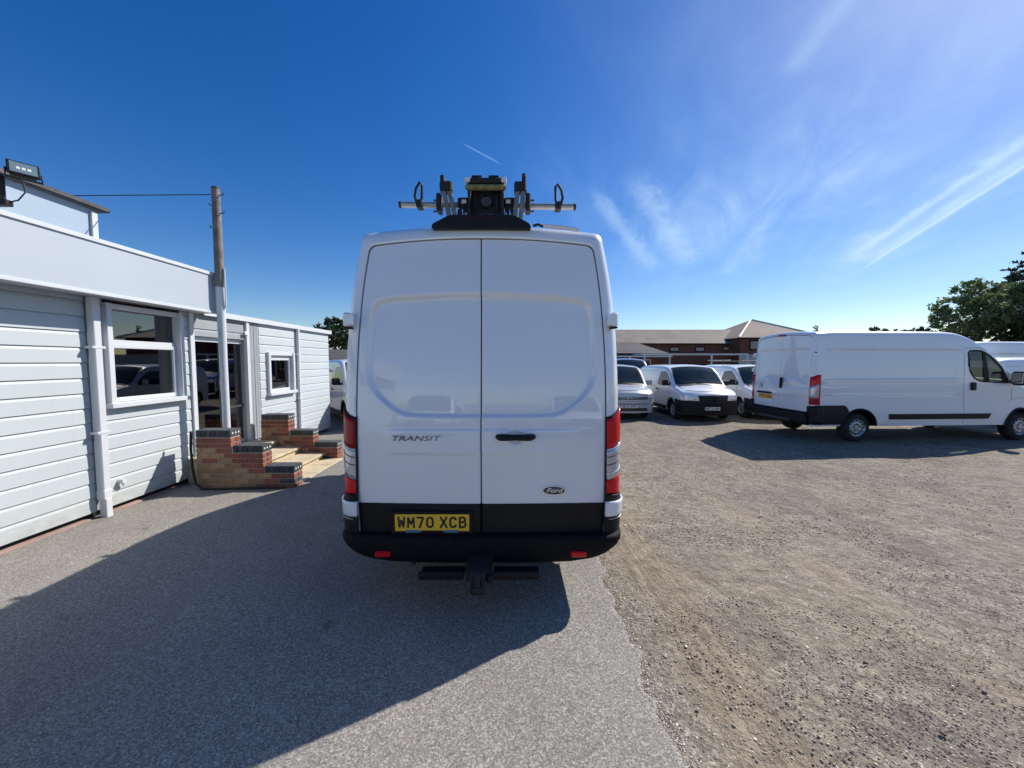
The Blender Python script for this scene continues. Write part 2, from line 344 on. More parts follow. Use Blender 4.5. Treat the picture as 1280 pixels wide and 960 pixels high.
# ---------------------------------------------------------------- vehicles
# vehicle space: x across, y forward (rear face at y=0), z up
class Veh:
    nside = 26; ncor = 8; ntop = 8
    def __init__(v, root, L, Wd, H, top, wheels, wr=.34, sill=.30, tum=.06, tump=1.8, belt=1.0, r=.16, crown=.06, rp=.05, rear_lean=.08, rear_curv=.03,
                 front_curv=.22, ins=.012, rtab=None, arch=.09, bump=None, front_lean=0., mat=None, frp=.16, under=.03):
        v.root = root; v.L = L; v.W = Wd; v.H = H; v.toptab = top; v.wheels = wheels; v.wr = wr; v.sill = sill; v.tum = tum; v.tump = tump; v.belt = belt
        v.r0 = r; v.crown0 = crown; v.rp = rp; v.rl = rear_lean; v.rc = rear_curv; v.fc = front_curv; v.ins = ins; v.rtab = rtab; v.arch = arch; v.bump = bump
        v.fl = front_lean; v.m = mat or M['white']; v.frp = frp; v.under = under
    stretch = 0.
    def warp(v, p):
        x, y, z = p; u = x / v.W
        if v.stretch: y -= v.stretch * (1 - sstep(.1, .62, y))
        fr = max(0, 1 - y / 1.2); fr = fr * fr * (3 - 2 * fr)
        ff = max(0, 1 - (v.L - y) / 1.6); ff = ff * ff * (3 - 2 * ff)
        return (x, y + fr * (v.rc * abs(u) ** 2.2 + v.rl * sstep(v.belt, v.H, z)) - ff * (v.fc * abs(u) ** 2.3 + v.fl * (z - .5) ** 2), z)
    def top(v, s):
        z = interp(v.toptab, s)
        if s < v.rp: z -= v.rp - math.sqrt(max(0, v.rp ** 2 - (v.rp - s) ** 2))
        return z
    def w(v, s):
        w = v.W
        if s < v.rp: w -= v.rp - math.sqrt(max(0, v.rp ** 2 - (v.rp - s) ** 2))
        e = v.L - s
        if e < v.frp: w -= v.frp - math.sqrt(max(0, v.frp ** 2 - (v.frp - e) ** 2))
        return w
    def par(v, s, ins=0.):
        zt = v.top(s) - ins; w = v.w(s) - ins
        r = interp(v.rtab, s) if v.rtab else v.r0
        cr = v.crown0
        r = min(r, .45 * (zt - v.sill)); cr = min(cr, .2 * (zt - v.sill))
        return zt, w, r, cr, zt - cr - r
    def xs(v, s, z, w):
        x = w * (1 - v.tum * max(0, (z - v.belt) / (v.H - v.belt)) ** v.tump - v.under * max(0, (v.belt - .3 - z) / (v.belt - .3 - v.sill + .01)) ** 2)
        if v.bump: x += v.bump(s, z)
        return x
    def side_x(v, s, z, ins=0.):
        zt, w, r, cr, zc = v.par(s, ins)
        if z <= zc: return v.xs(s, z, w)
        x0 = v.xs(s, zc, w)
        if z <= zc + r: return x0 - r + math.sqrt(max(0, r * r - (z - zc) ** 2))
        return (x0 - r) * math.sqrt(max(0, (zt - z) / cr))
    def top_z(v, s, x):
        zt, w, r, cr, zc = v.par(s); x0 = v.xs(s, zc, w); x = abs(x)
        if x <= x0 - r: return zt - cr * (x / (x0 - r)) ** 2
        return zc + math.sqrt(max(0, r * r - (x - (x0 - r)) ** 2))
    def bot(v, s):
        z = v.sill
        for yc in v.wheels:
            ra = v.wr + v.arch; d = s - yc
            if abs(d) < ra: z = max(z, v.wr + math.sqrt(ra * ra - d * d))
        return z
    def half(v, s):
        zt, w, r, cr, zc = v.par(s); zb = min(v.bot(s), zc - .02); x0 = v.xs(s, zc, w); P = []
        for i in range(v.nside + 1):
            z = zb + (zc - zb) * i / v.nside; P.append((v.xs(s, z, w), z))
        for i in range(1, v.ncor + 1):
            a = math.pi / 2 * i / v.ncor; P.append((x0 - r + r * math.cos(a), zc + r * math.sin(a)))
        for i in range(1, v.ntop + 1):
            x = (x0 - r) * (1 - i / v.ntop); P.append((x, zt - cr * (x / (x0 - r)) ** 2))
        return P
    def stations(v, step=.07):
        st = set()
        n = int(v.L / step)
        for i in range(n + 1): st.add(round(v.L * i / n, 4))
        for k in range(7): st.add(round(v.rp * (1 - math.cos(math.pi / 2 * k / 6)), 4)); st.add(round(v.L - v.frp * (1 - math.cos(math.pi / 2 * k / 6)), 4))
        for yc in v.wheels:
            ra = v.wr + v.arch; ex = math.sqrt(ra * ra - (v.sill - v.wr) ** 2) if ra > abs(v.sill - v.wr) else ra
            for k in range(25): st.add(round(yc - ra * math.cos(math.pi * k / 24), 4))
            st.add(round(yc - ra - .002, 4)); st.add(round(yc + ra + .002, 4))
        L = sorted(st); out = [L[0]]
        for s in L[1:]:
            if s - out[-1] > .0015: out.append(s)
        return out
    def body(v, holes=(), rear='cap', inner=True, wsh=None):
        st = v.stations(); verts = []; faces = []; n = None
        for s in st:
            P = v.half(s); n = len(P)
            row = [(x, s, z) for x, z in P] + [(-x, s, z) for x, z in P[-2::-1]]
            verts += [v.warp(p) for p in row]
        m = 2 * n - 1
        def hole(s, z, x, j):
            for h in holes:
                if j < v.nside + v.ncor or j >= m - 1 - v.nside - v.ncor:
                    if inpoly(s, z, h): return True
            if wsh and (v.nside + 2 <= j < m - 1 - v.nside - 2) and wsh[0] < s < wsh[1] and abs(x) < wsh[2]: return True
            return False
        for i in range(len(st) - 1):
            s = .5 * (st[i] + st[i + 1])
            for j in range(m - 1):
                a = verts[i * m + j]; b = verts[(i + 1) * m + j + 1]
                if (holes or wsh) and hole(s, .5 * (a[2] + b[2]), .5 * (a[0] + b[0]), j): continue
                faces.append((i * m + j, i * m + j + 1, (i + 1) * m + j + 1, (i + 1) * m + j))
        def cap(s, flip, k=16):
            P = v.half(s); b0 = len(verts)
            for x, z in P:
                for q in range(k + 1): verts.append(v.warp((x - 2 * x * q / k, s, z)))
            for i in range(len(P) - 1):
                for q in range(k):
                    f = (b0 + i * (k + 1) + q, b0 + (i + 1) * (k + 1) + q, b0 + (i + 1) * (k + 1) + q + 1, b0 + i * (k + 1) + q + 1)
                    faces.append(f if not flip else f[::-1])
        cap(v.L, False)
        if rear == 'cap': cap(0, True)
        else:            # frame around the doors, with a returned edge
            P = v.half(0); Q = [(max(0, v.side_x(0, min(z, v.par(0, v.ins)[0]), v.ins)), min(z, v.par(0, v.ins)[0])) for x, z in P]
            zt, w, r, cr, zc = v.par(0, v.ins); x0 = v.xs(0, zc, w); Q = []
            zb = P[0][1]
            for i in range(v.nside + 1):
                z = zb + (zc - zb) * i / v.nside; Q.append((v.xs(0, z, w), z))
            for i in range(1, v.ncor + 1):
                a = math.pi / 2 * i / v.ncor; Q.append((x0 - r + r * math.cos(a), zc + r * math.sin(a)))
            for i in range(1, v.ntop + 1):
                x = (x0 - r) * (1 - i / v.ntop); Q.append((x, zt - cr * (x / (x0 - r)) ** 2))
            for sg in (1, -1):
                b0 = len(verts)
                for (x, z), (qx, qz) in zip(P, Q):
                    verts += [v.warp((sg * x, 0, z)), v.warp((sg * qx, .002, qz)), v.warp((sg * qx, .04, qz))]
                for i in range(len(P) - 1):
                    for q in range(2):
                        f = (b0 + i * 3 + q, b0 + (i + 1) * 3 + q, b0 + (i + 1) * 3 + q + 1, b0 + i * 3 + q + 1)
                        faces.append(f if sg > 0 else f[::-1])
            # dark backing behind the doors
            bb = MB(); rows = []
            for (qx, qz) in Q: rows.append((qx, qz))
            vv = []; ff = []
            for qx, qz in rows: vv += [v.warp((qx, .035, qz)), v.warp((-qx, .035, qz))]
            for i in range(len(rows) - 1): ff.append((2 * i, 2 * i + 1, 2 * i + 3, 2 * i + 2))
            mesh('door_seal', vv, ff, M['gapline'], v.root)
        o = mesh('body', verts, faces, v.m, v.root, True, 40)
        # underside
        mb = MB(); mb.box(-v.W * .86, v.W * .86, .12, v.L - .25, v.sill - .02, v.sill + .05)
        mb.build('underfloor', M['gapline'], v.root)
        if inner:
            for yc in v.wheels:
                ra = v.wr + v.arch + .004
                for sg in (1, -1):
                    mb = MB()
                    vv = []; ff = []; k = 18; xo = sg * v.side_x(yc, v.wr + .3) - sg * .012
                    for i in range(k + 1):
                        a = math.pi * i / k
                        z = max(v.wr + ra * math.sin(a), v.sill); y = yc - ra * math.cos(a)
                        vv += [(xo, y, z), (xo - sg * .32, y, z)]
                    for i in range(k): ff.append((2 * i, 2 * i + 1, 2 * i + 3, 2 * i + 2))
                    ff.append(tuple(range(1, 2 * k + 2, 2)))
                    mb.add(vv, ff); mb.build('wheel_arch_liner', M['gapline'], v.root)
        return o
    def grid_patch(v, poly, fn, name, m, parent=None, step=.05, thick=.0, smooth=True):
        ys = [p[1] for p in poly]; y0, y1 = min(ys) + 1e-4, max(ys) - 1e-4
        nr = max(2, int((y1 - y0) / step) + 1); rows = sorted(set([y0 + (y1 - y0) * i / nr for i in range(nr + 1)] + [y for y in ys if y0 < y < y1]))
        rr = [rows[0]]
        for y in rows[1:]:
            if y - rr[-1] > 1e-4: rr.append(y)
        xs = [p[0] for p in poly]; nc = max(2, int((max(xs) - min(xs)) / step) + 1)
        V = []; F = []
        for y in rr:
            X = []
            for i in range(len(poly)):
                (x0, a), (x1, b) = poly[i], poly[(i + 1) % len(poly)]
                if (a > y) != (b > y): X.append(x0 + (x1 - x0) * (y - a) / (b - a))
            if not X: X = [sum(xs) / len(xs)] * 2
            xa, xb = min(X), max(X)
            for k in range(nc + 1): V.append(v.warp(fn(xa + (xb - xa) * k / nc, y)))
        for i in range(len(rr) - 1):
            for k in range(nc): F.append((i * (nc + 1) + k, i * (nc + 1) + k + 1, (i + 1) * (nc + 1) + k + 1, (i + 1) * (nc + 1) + k))
        o = mesh(name, V, F, m, parent or v.root, smooth)
        if thick:
            md = o.modifiers.new('thickness', 'SOLIDIFY'); md.thickness = thick; md.offset = 0
        return o
    def side_patch(v, poly, off, name, m, sg=1, parent=None, step=.05, thick=0.):
        return v.grid_patch(poly, lambda s, z: (sg * (v.side_x(s, z) + off), s, z), name, m, parent, step, thick)
    def front_patch(v, poly, off, name, m, parent=None, step=.05, thick=0.):
        def fn(x, z):
            lim = v.W - v.frp * .9; ax = abs(x); y = v.L + off
            if ax > lim:       # follow the rounded corner back along the side
                e = min(1, (ax - lim) / (v.frp * .9)); y = v.L + off - v.frp * (1 - math.sqrt(max(0, 1 - e * e)))
                return (x + math.copysign(off * e, x), y, z)
            return (x, y, z)
        return v.grid_patch(poly, fn, name, m, parent, step, thick)
    def top_patch(v, poly, off, name, m, parent=None, step=.05):
        return v.grid_patch(poly, lambda x, s: (x, s + off * .7, v.top_z(s, x) + off * .7), name, m, parent, step)
    def outline(v, poly, off, rad, name, m, sg=1, parent=None):
        mb = MB(); pts = []
        n = len(poly)
        for i in range(n):
            (a, b), (c, d) = poly[i], poly[(i + 1) % n]; k = max(1, int(math.hypot(c - a, d - b) / .06))
            for q in range(k): t = q / k; s_, z_ = a + (c - a) * t, b + (d - b) * t; pts.append(v.warp((sg * (v.side_x(s_, z_) + off), s_, z_)))
        pts.append(pts[0]); mb.tube(pts, rad, 6); return mb.build(name, m, parent or v.root, True)
    def wheel(v, yc, sg, rimmat=None, rw=.115, style='steel', face_in=.03):
        r = v.wr; xo = v.side_x(yc, v.wr + .3) - face_in; x = sg * xo
        g = MB(); t = .055
        pr = [(0, r * .60), (.0, r * .66), (.012, r * .84), (.03, r * .95), (.055, r * 1.0), (rw * 2 - .055, r), (rw * 2 - .03, r * .95), (rw * 2, r * .84), (rw * 2, r * .6)]
        g.lathe([(-sg * a, b) for a, b in pr], (x, yc, r), 'x', 36)
        ty = g.build('wheel', M['tyre'], v.root, True, 50); fixn(ty)
        q = MB()
        if style == 'steel':
            pr = [(.004, r * .66), (.012, r * .62), (.035, r * .58), (.04, r * .50), (.022, r * .42), (.014, r * .30), (.03, r * .2), (.012, r * .16), (.008, 0.0)]
        else:
            pr = [(.004, r * .68), (.012, r * .65), (.05, r * .62), (.055, r * .2), (.02, r * .15), (.012, 0.0)]
        q.lathe([(-sg * a, b) for a, b in pr], (x, yc, r), 'x', 36)
        rim = q.build('rim', rimmat or M['rim'], ty, True, 40); fixn(rim)
        h = MB(); nn = 12 if style == 'steel' else 5
        if style == 'steel':
            for k in range(nn):
                a = 2 * math.pi * k / nn; c = (x - sg * .028, yc + r * .47 * math.cos(a), r + r * .47 * math.sin(a))
                h.cyl(c, (c[0] + sg * .006, c[1], c[2]), .018, n=8)
            for k in range(5):
                a = 2 * math.pi * (k + .25) / 5; c = (x - sg * .014, yc + r * .25 * math.cos(a), r + r * .25 * math.sin(a))
                h.cyl(c, (c[0] + sg * .02, c[1], c[2]), .012, n=6)
            h.build('rim_hole', M['gapline'], ty)
        else:
            for k in range(5):
                a = 2 * math.pi * (k + .25) / 5; c = Vector((x - sg * .03, yc, r)); d = Vector((0, math.cos(a), math.sin(a))); e = Vector((0, -math.sin(a), math.cos(a)))
                vv = []
                for (rr_, ww) in ((r * .12, .03), (r * .66, .045)):
                    for ss in (-1, 1):
                        for oo in (0, .022): vv.append(tuple(c + d * rr_ + e * ww * ss + Vector((sg * oo, 0, 0))))
                h.add(vv, [(0, 1, 3, 2), (4, 6, 7, 5), (0, 4, 5, 1), (2, 3, 7, 6), (0, 2, 6, 4), (1, 5, 7, 3)])
            fixn(h.build('rim_spoke', M['chrome'], ty))
            rim.data.materials[0] = M['gapline']
        return ty
    def rear_doors(v, dfun, zsplit, zb, n=30, ins=.018, dz=.02):
        zt, w, r, cr, zc = v.par(0, ins)
        zz = list(np.arange(zb, zc, dz)) + [zc + r * math.sin(math.pi / 2 * k / 12) for k in range(13)] + [zt - cr * (1 - k / 8.) ** 2 for k in range(1, 9)]
        zz = sorted(set(round(float(z), 5) for z in zz)); out = []
        for sg in (-1, 1):
            def piece(rows, name, m, off):
                V = []; F = []
                for z in rows:
                    xe = max(.006, v.side_x(0, min(z, zt - 1e-5), ins)); x0 = .004
                    us = [0, .004, .01] + [.01 + (1 - .02) * k / n for k in range(1, n)] + [.99, .996, 1.]
                    for u in us:
                        x = x0 + (xe - x0) * u
                        e = min((x - x0), (xe - x), abs(zt - z) + .003); d = .010 * max(0, 1 - e / .012) ** 2
                        V.append(v.warp((sg * x, .006 + d + dfun(sg * x, z) + off, z)))
                c = len(us)
                # returned inner edges
                for i in range(len(rows) - 1):
                    for k in range(c - 1):
                        f = (i * c + k, i * c + k + 1, (i + 1) * c + k + 1, (i + 1) * c + k); F.append(f if sg > 0 else f[::-1])
                return mesh(name, V, F, m, v.root, True)
            up = [z for z in zz if z >= zsplit - .001]; dn = [z for z in zz if z <= zsplit + .001]
            if up[0] > zsplit: up = [zsplit] + up
            if dn and dn[-1] < zsplit: dn.append(zsplit)
            d = piece(up, 'rear_door', v.m, 0.); out.append(d)
            if len(dn) > 1:
                c = piece(dn, 'door_cladding', M['plastic'], -.006); c.parent = d; out.append(c)
        return out
    def corner_lamp(v, sg, zi0, zo0, zi1, zo1, m, name, parent=None, ylen=.12, xin=.955, off=.012, na=14, nz=6):
        # wraps from the rear face round the corner; i = inner edge, o = outer (side) edge heights
        V = []; F = []; rp = v.rp
        path = []
        def pt(a, z):
            w = v.xs(.2, z, v.W)
            L1 = max(0.001, (w - rp) - xin); L2 = rp * math.pi / 2; L3 = ylen - rp; T = L1 + L2 + L3; d = a * T
            if d < L1: return (xin + d, -off, z)
            d -= L1
            if d < L2:
                t = d / rp; return (w - rp + (rp + off) * math.sin(t), rp - (rp + off) * math.cos(t), z)
            d -= L2; return (w + off, rp + d, z)
        for i in range(nz + 1):
            t = i / nz
            for k in range(na + 1):
                a = k / na; b = sstep(0, .75, a)
                z = (zi0 + (zo0 - zi0) * b) * (1 - t) + (zi1 + (zo1 - zi1) * b) * t
                x, y, zz = pt(a, z); V.append(v.warp((sg * x, y, zz)))
        for i in range(nz):
            for k in range(na):
                f = (i * (na + 1) + k, i * (na + 1) + k + 1, (i + 1) * (na + 1) + k + 1, (i + 1) * (na + 1) + k); F.append(f if sg > 0 else f[::-1])
        o = mesh(name, V, F, m, parent or v.root, True)
        md = o.modifiers.new('thickness', 'SOLIDIFY'); md.thickness = .014; md.offset = -1
        return o
def seam(v, pts, sg, rad=.004, name='door_seam', off=-.0005):
    mb = MB(); P = []
    for i in range(len(pts) - 1):
        (a, b), (c, d) = pts[i], pts[i + 1]; k = max(1, int(math.hypot(c - a, d - b) / .08))
        for q in range(k + (i == len(pts) - 2)):
            t = q / k; s_, z_ = a + (c - a) * t, b + (d - b) * t; P.append(v.warp((sg * (v.side_x(s_, z_) + off), s_, z_)))
    mb.tube(P, rad, 5); return mb.build(name, M['gapline'], v.root)
REARM = lambda x, y, z: Matrix.Translation((x, y, z)) @ Matrix.Rotation(R(90), 4, 'X')                 # reads from -y side
FRONTM = lambda x, y, z: Matrix.Translation((x, y, z)) @ Matrix.Rotation(R(180), 4, 'Z') @ Matrix.Rotation(R(90), 4, 'X')
# ================================================================ SETTING
def ground_mats():
    m = mat('gravel_earth', (.3, .26, .21), .95); nb = NB(m); v = nb.coord('Object')
    big = nb.noise(v, .55, 4, .55); mid = nb.noise(v, 2.6, 5, .65); fine = nb.noise(v, 22, 4, .6)
    st1 = nb.vor(v, 62, out='Color'); st2 = nb.vor(v, 130, out='Color')
    sep = nb.N.new('ShaderNodeSeparateColor'); nb.lk(st1, sep.inputs[0]); sep2 = nb.N.new('ShaderNodeSeparateColor'); nb.lk(st2, sep2.inputs[0])
    earth = nb.ramp(mid, [(.3, (.19, .138, .09)), (.52, (.31, .23, .155)), (.72, (.46, .36, .25))])
    grit = nb.ramp(sep.outputs[0], [(.0, (.05, .042, .036)), (.3, (.16, .132, .105)), (.75, (.34, .285, .22)), (1., (.62, .56, .46))])
    fgrit = nb.ramp(sep2.outputs[1], [(.0, (.07, .056, .045)), (.5, (.25, .202, .15)), (1., (.52, .445, .35))])
    stones = nb.mix(.5, grit, fgrit)
    f = nb.ramp(nb.mix(.55, big, mid), [(.40, (.25, .25, .25)), (.60, (.92, .92, .92))])
    c = nb.mix(f, earth, stones); c = nb.mix(nb.ramp(fine, [(.35, (.28, .28, .28)), (.7, (.0, .0, .0))]), c, (.10, .082, .066))
    patch = nb.noise(v, .9, 5, .7); c = nb.mix(nb.ramp(patch, [(.50, (0, 0, 0)), (.68, (.62, .62, .62))]), c, (.105, .092, .082))
    p2 = nb.noise(nb.coord('Object', (1, 1.7, 1)), 4.2, 5, .75); c = nb.mix(nb.ramp(p2, [(.50, (0, 0, 0)), (.66, (.55, .55, .55))]), c, (.12, .098, .078))
    # brown wheel-worn strips running along the edge of the drive
    sx_ = nb.N.new('ShaderNodeSeparateXYZ'); nb.lk(v, sx_.inputs[0])
    wob = nb.noise(nb.coord('Object', (.15, .5, 1)), 1.0, 3)
    def strip(x0, w, amt):
        a_ = nb.N.new('ShaderNodeMath'); a_.operation = 'MULTIPLY_ADD'; nb.lk(wob, a_.inputs[0]); a_.inputs[1].default_value = -.5; nb.lk(sx_.outputs[0], a_.inputs[2])
        d_ = nb.N.new('ShaderNodeMath'); d_.operation = 'SUBTRACT'; nb.lk(a_.outputs[0], d_.inputs[0]); d_.inputs[1].default_value = x0 - .25
        e_ = nb.N.new('ShaderNodeMath'); e_.operation = 'ABSOLUTE'; nb.lk(d_.outputs[0], e_.inputs[0])
        m_ = nb.N.new('ShaderNodeMapRange'); m_.interpolation_type = 'SMOOTHSTEP'; nb.lk(e_.outputs[0], m_.inputs[0]); m_.inputs[1].default_value = w; m_.inputs[2].default_value = w * .3; m_.inputs[4].default_value = amt
        return m_.outputs[0]
    lines = nb.noise(nb.coord('Object', (26, .8, 1)), 1.0, 4, .6)
    c = nb.mix(strip(1.22, .34, .75), c, nb.ramp(lines, [(.35, (.17, .12, .078)), (.6, (.30, .225, .155)), (.75, (.38, .295, .21))]))
    c = nb.mix(strip(2.75, .30, .45), c, nb.ramp(lines, [(.35, (.20, .145, .098)), (.7, (.40, .31, .22))]))
    lump = nb.noise(v, 7.5, 6, .75); c = nb.mix(1., c, nb.ramp(lump, [(.32, (.62, .64, .63)), (.5, (1.04, 1.09, 1.11)), (.68, (1.30, 1.35, 1.37))]), 'MULTIPLY')
    nb.lk(c, nb.b.inputs['Base Color'])
    b = nb.bump(mid, .7, .07); b = nb.bump(nb.noise(v, 9.5, 5, .7), .8, .045, b); b = nb.bump(sep.outputs[0], 1., .02, b); b = nb.bump(fine, .5, .012, b); nb.lk(b, nb.b.inputs['Normal'])
    M['gravel'] = m
    m = mat('asphalt', (.15, .15, .15), .9); nb = NB(m); v = nb.coord('Object')
    s1 = nb.vor(v, 130, out='Color'); s2 = nb.vor(v, 230, out='Color')
    a = nb.N.new('ShaderNodeSeparateColor'); nb.lk(s1, a.inputs[0]); a2 = nb.N.new('ShaderNodeSeparateColor'); nb.lk(s2, a2.inputs[0])
    agg = nb.ramp(a.outputs[0], [(.0, (.085, .075, .066)), (.28, (.20, .183, .160)), (.72, (.35, .325, .288)), (1., (.68, .64, .575))])
    agg2 = nb.ramp(a2.outputs[2], [(.0, (.095, .085, .075)), (.5, (.235, .217, .192)), (1., (.48, .445, .395))])
    c = nb.mix(.45, agg, agg2)
    # brown grit blown against the building side and the gravel side
    tcx = nb.N.new('ShaderNodeSeparateXYZ'); nb.lk(v, tcx.inputs[0])
    mr = nb.N.new('ShaderNodeMapRange'); nb.lk(tcx.outputs[0], mr.inputs[0]); mr.inputs[1].default_value = -3.6; mr.inputs[2].default_value = -5.0
    n = nb.noise(v, 1.6, 5, .65); mul = nb.N.new('ShaderNodeMath'); mul.operation = 'MULTIPLY'; nb.lk(mr.outputs[0], mul.inputs[0]); nb.lk(nb.ramp(n, [(.35, (.1,) * 3), (.7, (.8,) * 3)]), mul.inputs[1])
    c = nb.mix(mul.outputs[0], c, nb.mix(.55, agg, (.17, .135, .105)))
    dk = nb.noise(v, .8, 5, .6); c = nb.mix(nb.ramp(dk, [(.4, (.0,) * 3), (.75, (.35,) * 3)]), c, (.115, .102, .088))
    st_ = nb.noise(nb.coord('Object', (1.6, .35, 1)), 1.1, 6, .7); c = nb.mix(nb.ramp(st_, [(.52, (0,) * 3), (.72, (.30,) * 3)]), c, (.30, .272, .235))
    sp = nb.noise(v, 3.3, 2, .4); c = nb.mix(nb.ramp(sp, [(.70, (0,) * 3), (.76, (.45,) * 3)]), c, (.07, .062, .055))
    nb.lk(c, nb.b.inputs['Base Color'])
    b = nb.bump(a.outputs[1], .9, .009); b = nb.bump(nb.noise(v, 3, 4, .6), .3, .03, b); nb.lk(b, nb.b.inputs['Normal'])
    M['asphalt'] = m
ground_mats()
def edge_x(y):   # where the asphalt gives way to the gravel
    return .80 + .025 * math.sin(y * 2.1) + .02 * math.sin(y * 5.3 + 1) + .06 * max(0, 2.2 - y) * .4
def build_ground():
    import mathutils.noise as mn
    xs = np.arange(-14, 26.01, .16); ys = np.arange(-12, 22.01, .16); V = []; F = []
    for y in ys:
        for x in xs:
            e = edge_x(y) if y < 11.2 else -99
            k = min(1, max(0, (x - e - .05) / .5)) if x > -5 else 0
            z = k * (.022 * mn.noise(Vector((x * .7, y * .7, 0))) + .012 * mn.noise(Vector((x * 2.3, y * 2.3, 5)))) - .004 * k
            if x < xs[0] + .1 or x > xs[-1] - .1 or y < ys[0] + .1 or y > ys[-1] - .1: z = 0
            V.append((x, y, z))
    nx = len(xs)
    for j in range(len(ys) - 1):
        for i in range(nx - 1): F.append((j * nx + i, j * nx + i + 1, (j + 1) * nx + i + 1, (j + 1) * nx + i))
    x0, x1, y0, y1 = xs[0], xs[-1], ys[0], ys[-1]; B = 1500.; b = len(V)
    V += [(-B, -B, 0), (B, -B, 0), (B, B, 0), (-B, B, 0), (x0, y0, 0), (x1, y0, 0), (x1, y1, 0), (x0, y1, 0)]
    F += [(b, b + 1, b + 5, b + 4), (b + 1, b + 2, b + 6, b + 5), (b + 2, b + 3, b + 7, b + 6), (b + 3, b, b + 4, b + 7)]
    tag(mesh('ground', V, F, M['gravel'], None, True), kind='structure')
    V = []; F = []; ys = np.arange(-9, 11.01, .06)
    for y in ys:
        import mathutils.noise as mn
        e = edge_x(y) + .06 * mn.noise(Vector((y * 5, 0, 0))) + .045 * mn.noise(Vector((y * 19, 3, 0)))
        for x in (-5.6, -3, -1, 0, e - .03, e): V.append((x, y, .006 if x < e else .0005))
    for j in range(len(ys) - 1):
        for i in range(5): F.append((j * 6 + i, j * 6 + i + 1, (j + 1) * 6 + i + 1, (j + 1) * 6 + i))
    tag(mesh('asphalt_drive', V, F, M['asphalt'], None, False), kind='structure')
build_ground()
def build_stones():
    t = (1 + 5 ** .5) / 2
    iv = np.array([(-1, t, 0), (1, t, 0), (-1, -t, 0), (1, -t, 0), (0, -1, t), (0, 1, t), (0, -1, -t), (0, 1, -t), (t, 0, -1), (t, 0, 1), (-t, 0, -1), (-t, 0, 1)], float); iv /= np.linalg.norm(iv[0])
    fc = np.array([(0, 11, 5), (0, 5, 1), (0, 1, 7), (0, 7, 10), (0, 10, 11), (1, 5, 9), (5, 11, 4), (11, 10, 2), (10, 7, 6), (7, 1, 8), (3, 9, 4), (3, 4, 2), (3, 2, 6), (3, 6, 8), (3, 8, 9), (4, 9, 5), (2, 4, 11), (6, 2, 10), (8, 6, 7), (9, 8, 1)])
    P = []
    def zone(n, x0, x1, y0, y1, smin, smax, fn=None):
        k = 0
        while k < n:
            x = random.uniform(x0, x1); y = random.uniform(y0, y1)
            if x < edge_x(y) - .02 or abs(x) > y * 1.45 + .4: continue
            c = math.sin(x * 1.7 + 2 * math.sin(y * 1.3)) * math.cos(y * 1.9 + math.sin(x * 2.3)) * .5 + .5
            if random.random() > .25 + .75 * c: continue
            s = smin + (smax - smin) * random.random() ** 3
            P.append((x, y, s)); k += 1
    zone(24000, .75, 4.5, 1.2, 4.2, .0018, .0075); zone(12000, .8, 9, 3.5, 8.5, .0025, .0105); zone(90, .8, 4.5, 1.3, 4.5, .010, .017)
    zone(350, .78, 1.25, 1.2, 5, .005, .012)
    for _ in range(5200):    # grit spilling over the edge of the drive
        y = 1.2 + 5.5 * random.random() ** 1.4; x = edge_x(y) + .06 - abs(random.gauss(0, .075)); P.append((x, y, random.uniform(.002, .0065)))
    for _ in range(5000):     # loose chips on the drive
        y = 1.2 + 4.8 * random.random() ** 1.5; x = random.uniform(-4.9, .8); P.append((x, y, random.uniform(.0018, .0042)))
    P = np.array(P); n = len(P)
    sc = P[:, 2][:, None] * np.stack([rng.uniform(.8, 1.35, n), rng.uniform(.7, 1.1, n), rng.uniform(.38, .7, n)], 1)
    v = iv[None] * (1 + rng.uniform(-.22, .22, (n, 12, 1))) * sc[:, None, :]
    a = rng.uniform(0, 6.28, n); ca, sa = np.cos(a)[:, None], np.sin(a)[:, None]
    x = v[..., 0] * ca - v[..., 1] * sa; y = v[..., 0] * sa + v[..., 1] * ca
    v = np.stack([x + P[:, 0][:, None], y + P[:, 1][:, None], v[..., 2] + .25 * sc[:, 2][:, None]], 2).reshape(-1, 3)
    f = (fc[None] + 12 * np.arange(n)[:, None, None]).reshape(-1, 3)
    me = bpy.data.meshes.new('gravel_stones'); me.vertices.add(len(v)); me.vertices.foreach_set('co', v.ravel())
    me.loops.add(f.size); me.loops.foreach_set('vertex_index', f.ravel()); me.polygons.add(len(f))
    me.polygons.foreach_set('loop_start', np.arange(0, f.size, 3)); me.polygons.foreach_set('loop_total', np.full(len(f), 3)); me.update(calc_edges=True)
    at = me.attributes.new('stone', 'FLOAT', 'POINT'); at.data.foreach_set('value', np.repeat(rng.uniform(0, 1, n), 12))
    m = mat('loose_stone', (.3, .3, .3), .8); nb = NB(m); A = nb.N.new('ShaderNodeAttribute'); A.attribute_name = 'stone'
    nb.lk(nb.ramp(A.outputs['Fac'], [(0, (.09, .078, .07)), (.2, (.24, .205, .165)), (.55, (.38, .31, .235)), (.8, (.50, .43, .34)), (1., (.80, .76, .68))]), nb.b.inputs['Base Color'])
    me.materials.append(m); o = link(bpy.data.objects.new('gravel_stones', me)); tag(o, 'loose stones scattered over the brown gravel yard', kind='stuff')
build_stones()
